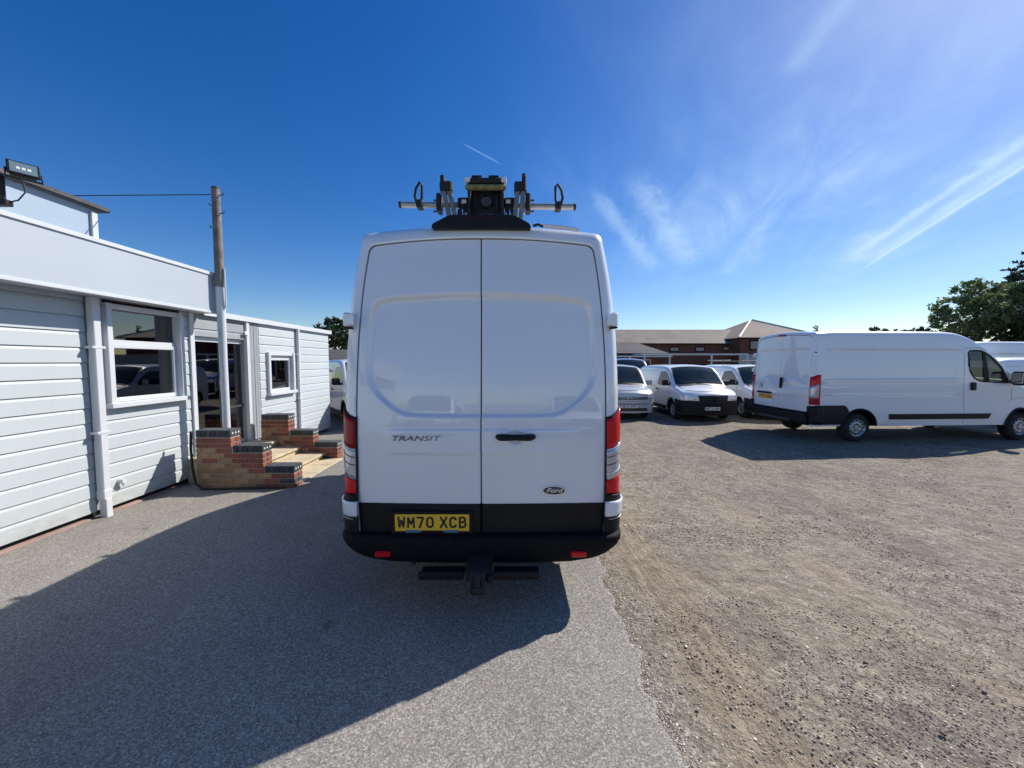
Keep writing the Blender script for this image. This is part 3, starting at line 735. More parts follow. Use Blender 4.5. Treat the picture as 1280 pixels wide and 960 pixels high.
# ---------------------------------------------------------------- low white clad office on the left
M['siding'] = mat('siding_paint', (.485, .53, .54), .55, var=.035, vscale=1.2, bump=.04, bscale=14, bd=.004)
def grime(m):
    nb = NB(m); src = nb.b.inputs['Base Color'].links[0].from_socket; v = nb.coord('Object'); sp = nb.N.new('ShaderNodeSeparateXYZ'); nb.lk(v, sp.inputs[0])
    mr = nb.N.new('ShaderNodeMapRange'); nb.lk(sp.outputs[2], mr.inputs[0]); mr.inputs[1].default_value = .42; mr.inputs[2].default_value = .05
    n = nb.noise(nb.coord('Object', (1, 3, 5)), 2.5, 6, .7); m1 = nb.mix(mr.outputs[0], (0., 0., 0.), nb.ramp(n, [(.35, (.05,) * 3), (.7, (.55,) * 3)]))
    c = nb.mix(m1, src, (.26, .22, .17)); n2 = nb.noise(nb.coord('Object', (1, 9, .5)), 2.0, 5, .6)
    nb.lk(nb.mix(nb.ramp(n2, [(.60, (0.,) * 3), (.80, (.30,) * 3)]), c, (.34, .36, .33)), nb.b.inputs['Base Color'])
grime(M['siding'])
M['fascia'] = mat('fascia_paint', (.445, .485, .53), .42, var=.03, vscale=.8, bump=.03, bscale=3, bd=.01)
M['trim'] = mat('white_trim', (.60, .62, .64), .4, var=.04, vscale=4)
M['sidingg'] = mat('grey_and_shade_boarding', (.30, .32, .33), .6, var=.08, vscale=3)
M['render'] = mat('pale_render', (.36, .45, .55), .8, var=.06, vscale=2)
M['inside'] = mat('dark_interior', (.22, .22, .22), .9)
M['wood'] = mat('brown_wood', (.16, .06, .03), .5, var=.3, vscale=5)
M['roofing'] = mat('roof_felt', (.14, .14, .145), .9, var=.2)
M['terra'] = mat('terracotta_kerb', (.34, .235, .195), .85, var=.2, vscale=6, bump=.3)
X0 = -4.93
off = empty('office_building', (0, 0, 0), 0, 'long low white weatherboarded office with a deep plain fascia', 'building')
PITCH = .176; ZB = .08
def boards(y0, y1, z0, z1, x=X0, m='siding'):
    k = 0
    while ZB + k * PITCH < z1 - .01:
        a = ZB + k * PITCH; b = a + PITCH - .0035; k += 1
        lo = max(a, z0); hi = min(b, z1)
        if hi - lo < .02: continue
        def px(z):
            t = (z - a) / (b - a)
            return .021 - .004 * t if t < .80 else .0178 - .012 * (t - .80) / .20
        zs = [lo] + [z for z in (a + .80 * (b - a),) if lo < z < hi] + [hi]
        prof = [(x + px(z), z) for z in zs]; prof = [(x - .012, lo)] + prof + [(x - .012, hi)]
        mb = MB(); mb.prism(prof, y0, y1); fixn(mb.build('board', M[m], off))
boards(-7.0, 4.425, 0, 2.60); boards(4.515, 5.83, 0, 1.33); boards(4.515, 4.62, 1.33, 2.60); boards(5.70, 5.83, 1.33, 2.6)
boards(5.92, 7.07, 2.25, 2.60, X0 - .01, 'sidingg'); boards(7.46, 8.70, 0, 1.21); boards(7.46, 7.66, 1.21, 2.62); boards(8.58, 8.70, 1.21, 2.62); boards(7.66, 8.58, 2.04, 2.62)  # grey header boards: shade under the overhang is painted into their colour
boards(8.78, 10.27, 0, 2.62)
mb = MB()
mb.box(X0 - .14, X0 - .012, -7, 4.62, .08, 2.6); mb.box(X0 - .14, X0 - .012, 4.62, 5.70, .08, 1.33); mb.box(X0 - .14, X0 - .012, 5.70, 5.92, .08, 2.6)
mb.box(X0 - .14, X0 - .022, 5.92, 7.07, 2.25, 2.6); mb.box(X0 - .14, X0 - .022, 5.92, 7.07, .05, .372); mb.box(X0 - .14, X0 - .012, 7.07, 7.66, .08, 2.62)
mb.box(X0 - .14, X0 - .012, 7.66, 8.58, .08, 1.21); mb.box(X0 - .14, X0 - .012, 7.66, 8.58, 2.04, 2.62); mb.box(X0 - .14, X0 - .012, 8.58, 10.24, .08, 2.62)
mb.box(-11, X0 - .14, 10.1, 10.24, .0, 2.62); mb.box(-11, -10.86, -7, 10.1, 0, 3.1); mb.box(-11, X0 - .14, -7, -6.86, 0, 3.1)
mb.build('wall', M['sidingg'], off)
mb = MB(); mb.box(X0 - .13, X0 - .04, -7, 5.5, -.02, .078); mb.build('plinth', M['gapline'], off)
mb = MB(); mb.box(X0 - .05, X0 + .035, -7, 4.35, -.02, .022, .004); mb.box(X0 - .05, X0 + .035, 4.56, 5.5, -.02, .022, .004); mb.build('kerb', M['terra'], off)
# fascia, soffit, roof
FX = -4.57; FE = 6.08
mb = MB(); mb.box(FX - .03, FX, -7, FE, 2.615, 3.165); mb.box(-6.5, FX - .031, FE - .03, FE, 2.615, 3.165); mb.build('fascia', M['fascia'], off)
for a, b in ((-7, -3.2), (-3.196, .9), (.904, 3.2), (3.204, 6.09)):
    mb = MB(); mb.box(FX - .05, FX + .018, a, b, 3.158, 3.205, .003); mb.build('roof_trim', M['trim'], off)
mb = MB(); mb.box(FX - .04, FX + .012, -7, FE + .006, 2.585, 2.622, .003); mb.build('roof_trim', M['trim'], off)
mb = MB(); mb.box(X0 - .13, FX - .041, -7, FE - .005, 2.602, 2.614); mb.build('soffit', M['trim'], off)
mb = MB(); mb.box(-11, FX - .06, -7, FE - .04, 3.10, 3.155); mb.box(-11, X0 + .05, FE + .002, 10.33, 2.622, 2.665); mb.build('roof', M['roofing'], off)
mb = MB(); mb.box(X0 + .05, X0 + .075, FE + .01, 10.36, 2.58, 2.672, .004); mb.box(-9, X0 + .05, 10.331, 10.36, 2.58, 2.672, .004); mb.build('roof_trim', M['trim'], off)
# windows
def window(y0, y1, z0, z1, zt=None, glassmat='winglass'):
    f = MB(); t = .065; xo = X0 + .075; xi = X0 - .10
    f.box(xi, xo, y0, y0 + t, z0, z1, .004); f.box(xi, xo, y1 - t, y1, z0, z1, .004)
    f.box(xi, xo - .02, y0 + t, y1 - t, z1 - t, z1 - .002, .004)
    w = f.build('window', M['trim'], off)
    s = MB(); s.box(xi, xo + .03, y0 - .02, y1 + .02, z0 - .05, z0 + .012, .005); s.build('sill', M['trim'], w)
    g0, g1 = y0 + t, y1 - t; xw = X0 - .045
    if zt:
        s = MB(); s.box(xw - .02, xw + .035, g0, g1, zt - .03, zt + .02, .004); s.build('transom', M['trim'], w)
        p = MB(); p.box(xw - .004, xw + .002, g0, g1, zt + .02, z1 - t); p.build('pane', M[glassmat], w)
        c = MB(); b = .055; h = zt - .03; xc = xw + .05
        c.box(xw - .01, xc, g0, g0 + b, z0 + .014, h, .006); c.box(xw - .01, xc, g1 - b, g1, z0 + .014, h, .006)
        c.box(xw - .01, xc - .001, g0 + b, g1 - b, z0 + .014, z0 + .014 + b, .006); c.box(xw - .01, xc - .001, g0 + b, g1 - b, h - b, h, .006)
        c.build('casement', M['trim'], w)
        p = MB(); p.box(xw + .012, xw + .018, g0 + b, g1 - b, z0 + .014 + b, h - b); p.build('pane', M[glassmat], w)
    else:
        c = MB(); b = .06; xc = xw + .05
        c.box(xw - .01, xc, g0, g0 + b, z0 + .014, z1 - t, .006); c.box(xw - .01, xc, g1 - b, g1, z0 + .014, z1 - t, .006)
        c.box(xw - .01, xc - .001, g0 + b, g1 - b, z0 + .014, z0 + .014 + b, .006); c.box(xw - .01, xc - .001, g0 + b, g1 - b, z1 - t - .10, z1 - t, .006)
        c.build('casement', M['trim'], w)
        p = MB(); p.box(xw + .012, xw + .018, g0 + b, g1 - b, z0 + .014 + b, z1 - t - .10); p.build('pane', M[glassmat], w)
    return w
window(4.62, 5.70, 1.33, 2.56, 2.10); window(7.66, 8.58, 1.21, 2.04)
# dark rooms behind the glass
mb = MB()
for (a, b) in ((-6.8, 5.80), (7.52, 10.05)):
    for bx in ((-8.0, -7.95, a, b, .5, 2.55), (-8, X0 - .15, a - .05, a, .5, 2.55), (-8, X0 - .15, b, b + .05, .5, 2.55), (-8, X0 - .15, a, b, .45, .5), (-8, X0 - .15, a, b, 2.55, 2.58)): mb.box(*bx)
for bx in ((-9.0, -8.95, 5.86, 7.46, .37, 2.55), (-9, X0 - .15, 5.86, 7.46, .32, .37), (-9, X0 - .15, 5.86, 7.46, 2.55, 2.58)): mb.box(*bx)
mb.build('interior_wall', M['inside'], off)
# glazed entrance
ent = MB(); xo = X0 + .05
ent.box(X0 - .12, xo, 5.835, 5.915, .37, 2.60, .004); ent.box(X0 - .12, xo, 7.075, 7.15, .37, 2.60, .004)
ent.box(X0 - .11, X0 - .05, 5.915, 7.075, 2.17, 2.245, .003); ent.box(X0 - .11, X0 - .05, 5.915, 7.075, .375, .43, .003)
ent.box(X0 - .11, X0 - .04, 6.56, 6.68, .43, 2.17, .003)
dr = ent.build('door_frame', M['trim'], off)
p = MB(); p.box(X0 - .085, X0 - .078, 5.915, 6.56, .43, 2.17); p.build('pane', M['winglass'], dr)
p = MB(); p.box(X0 - .085, X0 - .078, 6.68, 7.075, .43, 2.17); p.build('pane', M['winglass'], dr)
p = MB(); p.box(X0 - .075, X0 - .05, 6.68, 7.075, 1.02, 1.06, .003); p.build('door_rail', M['greym'], dr)
p = MB(); p.box(X0 - .05, X0 - .02, 6.50, 6.54, 1.35, 1.55, .004); p.build('door_handle', M['trim'], dr)
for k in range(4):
    mb = MB(); a = 7.157 + k * .076; mb.box(X0 - .013, X0 + .02 - .004 * (k % 2), a, a + .07, .36, 2.60, .004); mb.build('upright_board', M['sidingg'], off)  # grey stands for the shade on this strip, put into the board colour
# downpipes
def downpipe(y, s, z1, off_bottom=.0):
    d = MB(); x = X0 + .035
    d.box(x, x + s, y - s / 2, y + s / 2, .26, z1, .008); o = d.build('downpipe', M['trim'], off)
    d = MB(); d.box(x - .006, x + s + .006, y - s / 2 - .006, y + s / 2 + .006, .22, .33, .006); d.build('pipe_collar', M['trim'], o)
    d = MB(); d.box(x + .012, x + s + .012, y - s / 2 + .006, y + s / 2 - .006, -.01, .225, .006); d.build('pipe_shoe', M['trim'], o)
    for zz in (1.0, 2.0):
        d = MB(); d.box(x - .02, x + s + .004, y - s / 2 - .03, y + s / 2 + .03, zz, zz + .03, .003); d.build('pipe_bracket', M['trim'], o)
downpipe(4.47, .085, 2.60); downpipe(8.735, .06, 2.60)
mb = MB(); mb.cyl((X0 + .02, 4.70, .36), (X0 + .09, 4.70, .36), .028, n=12); mb.cyl((X0 + .06, 4.70, .36), (X0 + .06, 4.72, .30), .016, n=8); mb.build('overflow_pipe', M['trim'], off, True)
mb = MB(); mb.box(X0 + .052, X0 + .075, 7.0, 7.09, 2.33, 2.40, .01); mb.build('alarm_box', M['cream'], off)
# set-back raised roof block
ub = empty('roof_block', (0, 0, 0), 0, 'pale rendered block rising behind the long white fascia', 'building')
mb = MB(); mb.box(-8.2, -6.0, 3.6, 5.66, 3.16, 4.02); mb.build('wall', M['render'], ub)
for i in range(5):
    mb = MB(); mb.box(-8.3, -5.93, 3.5 + i * .45, 3.5 + i * .45 + .446, 4.022, 4.072, .004); mb.build('roof_sheet', M['roofing'], ub)
mb = MB(); mb.box(-5.928, -5.905, 3.5, 5.76, 4.03, 4.085, .003); mb.box(-8.3, -5.93, 5.75, 5.775, 4.03, 4.085, .003); mb.build('verge', M['greym'], ub)
mb = MB(); mb.box(-5.998, -5.965, 5.56, 5.64, 3.21, 3.98, .004); mb.build('corner_trim', M['trim'], ub)
# floodlight on an arm
fl = empty('floodlight', (-4.42, 3.42, 3.205), 0, 'black floodlight on a bracket at the roof edge', 'floodlight')
def rotbox(mtx, *a): m_ = MB(); m_.box(*a, mtx=mtx); return m_
T = Matrix.Translation((.06, .10, .36)) @ Matrix.Scale(.70, 4) @ Matrix.Rotation(R(56), 4, 'Z') @ Matrix.Rotation(R(-20), 4, 'X')
h = MB(); h.box(-.135, .135, .0, .035, -.09, .10, .008, T); h.box(-.11, .11, .035, .10, -.07, .08, .012, T)
for k in range(7): h.box(-.10 + k * .033, -.092 + k * .033, .10, .13, -.06, .07, 0, T)
ho = h.build('housing', M['plastic'], fl)
h = MB(); h.box(-.112, .112, -.004, .0, -.068, .078, 0, T); h.build('lens', mat('lamp_glass', (.35, .45, .42), .08, metal=.6, coat=1.), fl)
h = MB()
for i in range(3): h.box(-.06 + i * .045, -.03 + i * .045, -.007, -.004, -.02, .012, 0, T)
h.build('emitter', M['cream'], fl)
h = MB(); h.tube([T @ Vector((-.14, .05, 0)), T @ Vector((-.15, .03, -.13)), T @ Vector((.15, .03, -.13)), T @ Vector((.14, .05, 0))], .009, 6); h.build('yoke', M['plastic'], fl)
h = MB(); h.box(-.30, .04, -.03, .03, .0, .05, .004); h.box(-.16, -.09, -.06, .09, .05, .30, .01); h.box(-.36, -.10, -.16, .02, .20, .36, .012); h.build('bracket', M['plastic'], fl)
h = MB(); h.tube([(.02, 0, .03), (.08, .03, .06), (.11, .06, .14), (.07, .08, .24)], .006, 6); h.build('cable', M['rubber'], fl, True)
# ---------------------------------------------------------------- telegraph pole + wire
M['pole'] = mat('weathered_pole', (.20, .175, .155), .9, var=.35, vscale=9, bump=.5, bscale=30, bd=.01)
tp = empty('telegraph_pole', (-4.49, 5.96, .372), 0, 'weathered wooden pole with white painted foot beside the glass entrance', 'pole')
mb = MB(); mb.tube([(.0, 0, 2.62), (-.002, 0, 3.27), (-.005, 0, 4.10)], [.064, .060, .055], 18); mb.build('shaft', M['pole'], tp, True)
mb = MB(); mb.tube([(.008, 0, 0), (.0, 0, 1.5), (0, 0, 2.619)], [.052, .054, .061], 18); mb.build('painted_foot', M['trim'], tp, True)
for i, z in enumerate((3.52, 3.73, 3.85, 4.0)):
    mb = MB(); s = 1 if i % 2 else -1; mb.tube([(s * .055, 0, z), (s * .10, 0, z), (s * .115, 0, z + .03)], .008, 6); mb.build('step_peg', M['greym'], tp, True)
mb = MB(); mb.tube([(.075, 0, 2.3), (.085, -.01, 2.6), (.075, 0, 2.9)], .012, 6); mb.build('cable', M['trim'], tp, True)
mb = MB(); mb.cyl((-.005, 0, 4.10), (-.005, 0, 4.12), .060, .045, 16); mb.build('pole_cap', M['greym'], tp)
mb = MB(); mb.tube([(-4.55 - 24 * t, 5.96, 4.38 + .25 * (t * t - t) + .05 * t) for t in [i / 24 for i in range(25)]], .007, 5)
tag(mb.build('overhead_wire', M['rubber'], None, True), 'thin dark overhead wire running left from the pole top', 'wire')
# ---------------------------------------------------------------- brick flank walls and steps
M['mortar'] = mat('mortar', (.36, .31, .25), .95, var=.15, vscale=20, bump=.3)
BR = {}
def brickmat(k, c): BR[k] = [mat('brick_%s' % k, tuple(x * f for x in c), .85, var=.22, vscale=14, bump=.5, bscale=90, bd=.004) for f in (.82, 1., 1.18)]
brickmat('red', (.23, .075, .05)); brickmat('yellow', (.33, .20, .105)); brickmat('blue', (.055, .06, .07))
bcache = {}
def brick(parent, kind, x0, x1, y0, y1, z0, z1):
    L_ = round(x1 - x0, 3); k = (kind, random.randrange(3), L_, round(y1 - y0, 3), round(z1 - z0, 3))
    if k not in bcache:
        mb = MB(); mb.box(-L_ / 2, L_ / 2, -k[3] / 2, k[3] / 2, -k[4] / 2, k[4] / 2, .004)
        me = bpy.data.meshes.new('brick'); me.from_pydata(mb.v, [], mb.f); me.materials.append(BR[kind][k[1]]); bcache[k] = me
    o = bpy.data.objects.new('brick', bcache[k]); o.location = ((x0 + x1) / 2, (y0 + y1) / 2 + random.uniform(-.0015, .0015), (z0 + z1) / 2); o.rotation_euler = (0, 0, random.uniform(-.004, .004)); return link(o, parent)
def brick_flank(y0, tiers, label, xstart=-4.90):
    y1 = y0 + .215; C = .075
    r = empty('brick_wall', (0, 0, 0), 0, label, 'wall', 'stepped brick walls flanking the entrance steps')
    mb = MB(); px_ = xstart
    for xe, n in tiers:
        T_ = n * C + .105; mb.box(px_ + .006, xe - .008, y0 + .008, y1 - .008, -.02, T_ - .012); px_ = xe - .008 - .006
    mb.build('mortar_core', M['mortar'], r)
    nmax = tiers[0][1]
    for c in range(nmax):
        xe = max([t[0] for t in tiers if t[1] > c]); z0 = c * C - .005; x = xstart - (.1125 if c % 2 else 0)
        # cut so that the end of every course is a whole or half brick
        x = xe; first = .215 if c % 2 else .1025; L_ = first
        while x > xstart + .03:
            a = max(xstart, x - L_); xc = .5 * (a + x)
            top_here = max([t[1] for t in tiers if t[0] >= xc] or [tiers[0][1]])
            near_end = xe - xc < .33 - .02 * (c % 2)
            red = near_end or (top_here - c) <= 2 or c == 0 and xe - xc < .5
            kind = 'red' if red else 'yellow'
            if random.random() < .05: kind = 'red' if kind == 'yellow' else 'yellow'
            if near_end and c < 2 and tiers[-1][0] == xe and random.random() < .5: kind = 'blue'
            for (a0, a1) in ((y0, y0 + .1025), (y0 + .1125, y1)): brick(r, kind, a, x, a0, a1, z0, z0 + .065)
            x = a - .01; L_ = .215
    px_ = xstart
    for xe, n in tiers:
        zt = n * C + .105; x = xe; first = True
        while x > px_ + .03:
            a = max(px_, x - .065); o = brick(r, 'blue', a, x, y0 - .004, y1 + .004, zt - .102, zt)
            if first:
                h = MB()
                for q in range(3): h.cyl((x - .001, y0 + .045 + q * .062, zt - .05), (x + .003, y0 + .045 + q * .062, zt - .05), .014, n=8)
                h.build('mortar_plug', M['cream'], r)
            first = False; x = a - .008
        px_ = xe + .002
    return r
brick_flank(5.50, [(-4.09, 10), (-3.63, 7), (-3.18, 3)], 'stepped brick wall on the near side of the entrance steps', -4.60)
brick_flank(7.16, [(-4.22, 10), (-3.76, 6), (-3.31, 3)], 'stepped brick wall on the far side of the entrance steps', -4.74)
M['slab'] = mat('sandstone_slab', (.52, .43, .29), .85, var=.14, vscale=5, bump=.3, bscale=40)
st = empty('entrance_steps', (0, 0, 0), 0, 'sandstone steps between two stepped brick walls', 'steps')
for (a, b, z) in ((-4.92, -4.44, .33), (-4.445, -4.0, .21), (-4.005, -3.56, .09)):
    mb = MB(); mb.box(a, b - .015, 5.718, 7.157, -.02, z); mb.build('riser', M['slab'], st)
for (a, b, z) in ((-4.92, -4.42, .33), (-4.435, -3.98, .21), (-3.995, -3.54, .09), (-3.57, -3.20, -.018)):
    for (c, d) in ((5.722, 6.196), (6.202, 6.676), (6.682, 7.154)):
        mb = MB(); mb.box(a, b, c, d, z + .002, z + .042, .006); mb.build('slab', M['slab'], st)
mb = MB(); mb.tube([(-4.66, 5.50, .84), (-4.64, 5.46, .6), (-4.62, 5.45, .3), (-4.56, 5.42, .1), (-4.45, 5.40, .02), (-4.2, 5.40, .02), (-3.8, 5.43, .02), (-3.3, 5.45, .02)], .017, 8)
tag(mb.build('hose', M['rubber'], None, True), 'black hose hanging down by the near brick wall', 'hose')
dk = empty('counter', (-7.2, 6.6, .372), 0, 'brown wooden counter just inside the glass entrance', 'counter')
mb = MB(); mb.box(-.3, .3, -.6, .3, 0, .85, .01); mb.build('panel', M['wood'], dk); mb = MB(); mb.box(-.33, .33, -.63, .33, .853, .89, .006); mb.build('counter_top', M['trim'], dk)
# ---------------------------------------------------------------- far brick building, low outbuilding, canopy, fence
M['farbrick'] = mat('far_brick', (.155, .065, .045), .9, var=.2, vscale=3)
def tilemat(name, c0, c1):
    m = mat(name, c0, .85); nb = NB(m); v = nb.coord('Object'); n = nb.noise(v, .35, 5, .7); n2 = nb.noise(v, 3, 4, .6)
    c = nb.mix(n2, c0, c1); nb.lk(nb.mix(nb.ramp(n, [(.35, (0,) * 3), (.65, (.6,) * 3)]), c, tuple(x * .7 for x in c0)), nb.b.inputs['Base Color'])
    w = nb.N.new('ShaderNodeTexWave'); w.bands_direction = 'Z'; w.inputs['Scale'].default_value = 2.2; nb.lk(v, w.inputs['Vector']); nb.lk(nb.bump(w.outputs['Fac'], .5, .04), nb.b.inputs['Normal']); return m
M['tile'] = tilemat('grey_tiles', (.18, .145, .12), (.33, .275, .225)); M['tiled'] = tilemat('dark_tiles', (.075, .073, .072), (.12, .115, .11))
fb = empty('brick_building', (0, 0, 0), 0, 'long brown brick building with grey tiled roofs behind the parked vans', 'building')
mb = MB(); mb.box(6, 29.4, 51.4, 60.6, 0, 4.25); mb.box(29.41, 39.9, 49.5, 62.6, 0, 4.9); mb.build('wall', M['farbrick'], fb)
def roofmesh(name, V, F, m, par): o = mesh(name, V, F, m, par); md = o.modifiers.new('thickness', 'SOLIDIFY'); md.thickness = .12; md.offset = -1; return o
roofmesh('roof', [(5, 50.9, 4.28), (29.35, 50.9, 4.28), (32.4, 56, 6.50), (5, 56, 6.50), (29.35, 61.2, 4.28), (5, 61.2, 4.28)], [(0, 1, 2, 3), (3, 2, 4, 5)], M['tile'], fb)
roofmesh('roof', [(28.9, 48.9, 4.93), (40.4, 48.9, 4.93), (40.4, 63.1, 4.93), (28.9, 63.1, 4.93), (34.7, 56, 7.9)], [(0, 1, 4), (1, 2, 4), (2, 3, 4), (3, 0, 4)], M['tile'], fb)
for c in ((28.9, 48.9), (40.4, 48.9)):
    mb = MB(); mb.tube([(c[0], c[1], 4.97), (34.7, 56, 7.94)], .11, 6); mb.build('hip_ridge', M['cream'], fb)
mb = MB(); mb.box(5, 29.0, 50.80, 50.88, 4.12, 4.24); mb.box(28.8, 40.5, 48.78, 48.86, 4.76, 4.9); mb.build('gutter', M['gapline'], fb)
def farwin(x0, x1, y, z0, z1):
    f = MB(); f.box(x0, x1, y - .06, y, z0, z1); w = f.build('window', M['gapline'], fb)
    g = MB(); g.box(x0 + .14, x1 - .14, y - .08, y - .062, z0 + .14, z1 - .14); g.build('pane', mat('blind', (.33, .32, .29), .3), w)
for x in (10.2, 14.2, 17.9): farwin(x, x + 1.35, 51.4, 3.15, 3.85)
farwin(21.1, 22.4, 51.4, 3.15, 3.85); farwin(24.5, 25.8, 51.4, 3.15, 3.85); farwin(28.2, 29.1, 51.4, 3.25, 3.9)
farwin(30.6, 32.0, 49.5, 3.35, 4.6); farwin(34.6, 36.0, 49.5, 3.35, 4.6)
lb = empty('low_building', (0, 0, 0), 0, 'low building with dark tiled roof left of the white canopy', 'building')
mb = MB(); mb.box(4, 15.2, 40.6, 47, 0, 2.75); mb.build('wall', M['farbrick'], lb)
roofmesh('roof', [(3.5, 40.0, 2.72), (16.4, 40.0, 2.72), (13.9, 43.4, 4.05), (3.5, 43.4, 4.05), (16.4, 47, 2.72), (3.5, 47, 2.72)], [(0, 1, 2, 3), (3, 2, 4, 5), (1, 4, 2)], M['tiled'], lb)
mb = MB(); mb.box(3.5, 16.4, 39.85, 39.95, 2.50, 2.72); mb.build('gutter', M['gapline'], lb)
for i in range(3):
    w = MB(); w.box(9.6 + i * 1.9, 10.9 + i * 1.9, 40.54, 40.6, 1.0, 2.1); wo = w.build('window', M['trim'], lb); g = MB(); g.box(9.7 + i * 1.9, 10.8 + i * 1.9, 40.52, 40.538, 1.1, 2.0); g.build('pane', M['glassd'], wo)
cn = empty('canopy', (0, 0, 0), 0, 'white flat canopy on posts behind the parked vans', 'canopy')
mb = MB(); mb.box(12.4, 22.6, 36.6, 39.4, 2.50, 2.62); mb.build('canopy_roof', M['trim'], cn)
mb = MB(); mb.box(9.6, 15.2, 36.3, 36.5, 2.28, 2.42); mb.build('beam', M['trim'], cn)
for x in (11.2, 12.6, 15.0, 19.0, 22.4): mb = MB(); mb.box(x, x + .14, 36.55, 36.69, 0, 2.28 if x < 12.5 else 2.498); mb.build('post', M['trim'], cn)
fn = empty('metal_fence', (0, 0, 0), 0, 'grey corrugated metal fence in front of the hip-roofed block', 'fence')
for i in range(26):
    mb = MB(); x = 22.6 + i * .5; mb.prism([(x, 38.2), (x + .12, 38.26), (x + .25, 38.2), (x + .37, 38.26), (x + .49, 38.2), (x + .49, 38.17), (x + .25, 38.15), (x, 38.17)], 0, 2.55, 'z'); fixn(mb.build('panel', mat('grey_sheet', (.33, .36, .38), .5, metal=.3) if i == 0 else bpy.data.materials['grey_sheet'], fn))
ob = empty('outbuilding', (0, 0, 0), 0, 'low grey roofed outbuilding below the round tree', 'building')
mb = MB(); mb.box(-13, -7.5, 19, 22, 0, 1.95); mb.build('wall', M['sidingg'], ob)
roofmesh('roof', [(-13.3, 18.6, 1.95), (-7.2, 18.6, 1.95), (-7.6, 20.5, 2.5), (-13.3, 20.5, 2.5), (-7.2, 22.3, 1.95), (-13.3, 22.3, 1.95)], [(0, 1, 2, 3), (3, 2, 4, 5)], M['tiled'], ob)
# ---------------------------------------------------------------- trees
def leafmat(name, c, tr=.38):
    m = bpy.data.materials.new(name); m.use_nodes = True; nb = NB(m); N = nb.N
    g = N.new('ShaderNodeNewGeometry'); v = nb.coord('Object'); n = nb.noise(v, .6, 3)
    col = nb.mix(g.outputs['Random Per Island'], tuple(x * .6 for x in c), tuple(x * 1.5 for x in c)); nb.lk(nb.mix(nb.ramp(n, [(.3, (0,) * 3), (.7, (.5,) * 3)]), col, (c[0] * 1.6, c[1] * 1.25, c[2])), nb.b.inputs['Base Color'])
    nb.b.inputs['Roughness'].default_value = .27; nb.b.inputs['Specular IOR Level'].default_value = .7
    t = N.new('ShaderNodeBsdfTranslucent'); nb.lk(col, t.inputs[0]); mx = N.new('ShaderNodeMixShader'); mx.inputs[0].default_value = tr
    nb.lk(nb.b.outputs[0], mx.inputs[1]); nb.lk(t.outputs[0], mx.inputs[2]); nb.lk(mx.outputs[0], N['Material Output'].inputs[0]); return m
M['leaf'] = leafmat('leaf_green', (.14, .20, .075)); M['leafd'] = leafmat('leaf_dark', (.045, .072, .03), .25)
M['bark'] = mat('bark', (.09, .07, .055), .95, var=.3, bump=.6, bscale=12, bd=.03)
def leaves(name, blobs, n, size, m, parent, flat=1., droop=0.):
    P = []; tot = sum(b[3] ** 2 for b in blobs)
    for (bx, by, bz, br, *q) in blobs:
        sq = q[0] if q else .8; k = int(n * br * br / tot); nc = max(6, k // 26)
        cc = rng.normal(size=(nc, 3)); cc /= np.linalg.norm(cc, axis=1)[:, None]; cc *= (rng.uniform(.45, 1.08, nc) ** .6)[:, None]
        idx = rng.integers(0, nc, k); p = cc[idx] + rng.normal(size=(k, 3)) * .11
        P.append(np.stack([bx + p[:, 0] * br, by + p[:, 1] * br, bz + p[:, 2] * br * sq], 1))
    P = np.concatenate(P); k = len(P); a = rng.normal(size=(k, 3)); a[:, 2] *= flat; a /= np.linalg.norm(a, axis=1)[:, None]
    b = np.cross(a, rng.normal(size=(k, 3))); b /= np.linalg.norm(b, axis=1)[:, None]; s = (size * rng.uniform(.5, 1.25, k))[:, None]
    v = np.stack([P - a * s, P + b * s * .45, P + a * s, P - b * s * .45], 1).reshape(-1, 3); f = np.arange(4 * k).reshape(-1, 4)
    me = bpy.data.meshes.new(name); me.vertices.add(4 * k); me.vertices.foreach_set('co', v.ravel()); me.loops.add(4 * k); me.loops.foreach_set('vertex_index', f.ravel())
    me.polygons.add(k); me.polygons.foreach_set('loop_start', np.arange(0, 4 * k, 4)); me.polygons.foreach_set('loop_total', np.full(k, 4)); me.update(calc_edges=True)
    me.materials.append(m); return link(bpy.data.objects.new(name, me), parent)
def tree(loc, h, blobs, n, size, label, lm='leaf', tr=.25, group=None, cat='tree'):
    t = empty('tree' if cat == 'tree' else 'conifer', loc, 0, label, cat, group)
    mb = MB(); mb.tube([(0, 0, -.1), (.03 * h, 0, h * .22), (0, .02 * h, h * .5), (0, 0, h * .8)], [tr, tr * .75, tr * .5, tr * .15], 10)
    mb.build('trunk', M['bark'], t, True)
    for b in blobs[:14]:
        mb = MB(); z0 = min(h * .55, max(h * .18, b[2] * .55)); mb.tube([(0, 0, z0), (b[0] * .5, b[1] * .5, (z0 + b[2]) * .5 + .05 * h), (b[0], b[1], b[2])], [tr * .4, tr * .22, tr * .06], 6); mb.build('limb', M['bark'], t, True)
    leaves('crown', blobs, n, size, M[lm], t); return t
big = [(-3.2, 0, 4.6, 1.5, .55), (-2.0, .5, 6.2, 1.7, .6), (-2.6, -.8, 3.4, 1.3, .5), (-.4, 0, 7.4, 1.9, .65), (-.2, -1, 5.4, 2.1, .8), (1.6, .3, 7.2, 1.9, .7), (1.8, 0, 5.0, 2.3, .8), (3.4, .4, 6.0, 2.1), (.2, 1.4, 3.4, 2.0, .7), (-1.2, 0, 8.1, 1.0, .6), (3.8, -.3, 4.0, 1.8)]
tree((46.6, 38.5, 0), 9.6, [(a, b, c + 1.2, d, *e) for a, b, c, d, *e in big], 13000, .19, 'broad glistening green tree beyond the cab of the right-hand van')
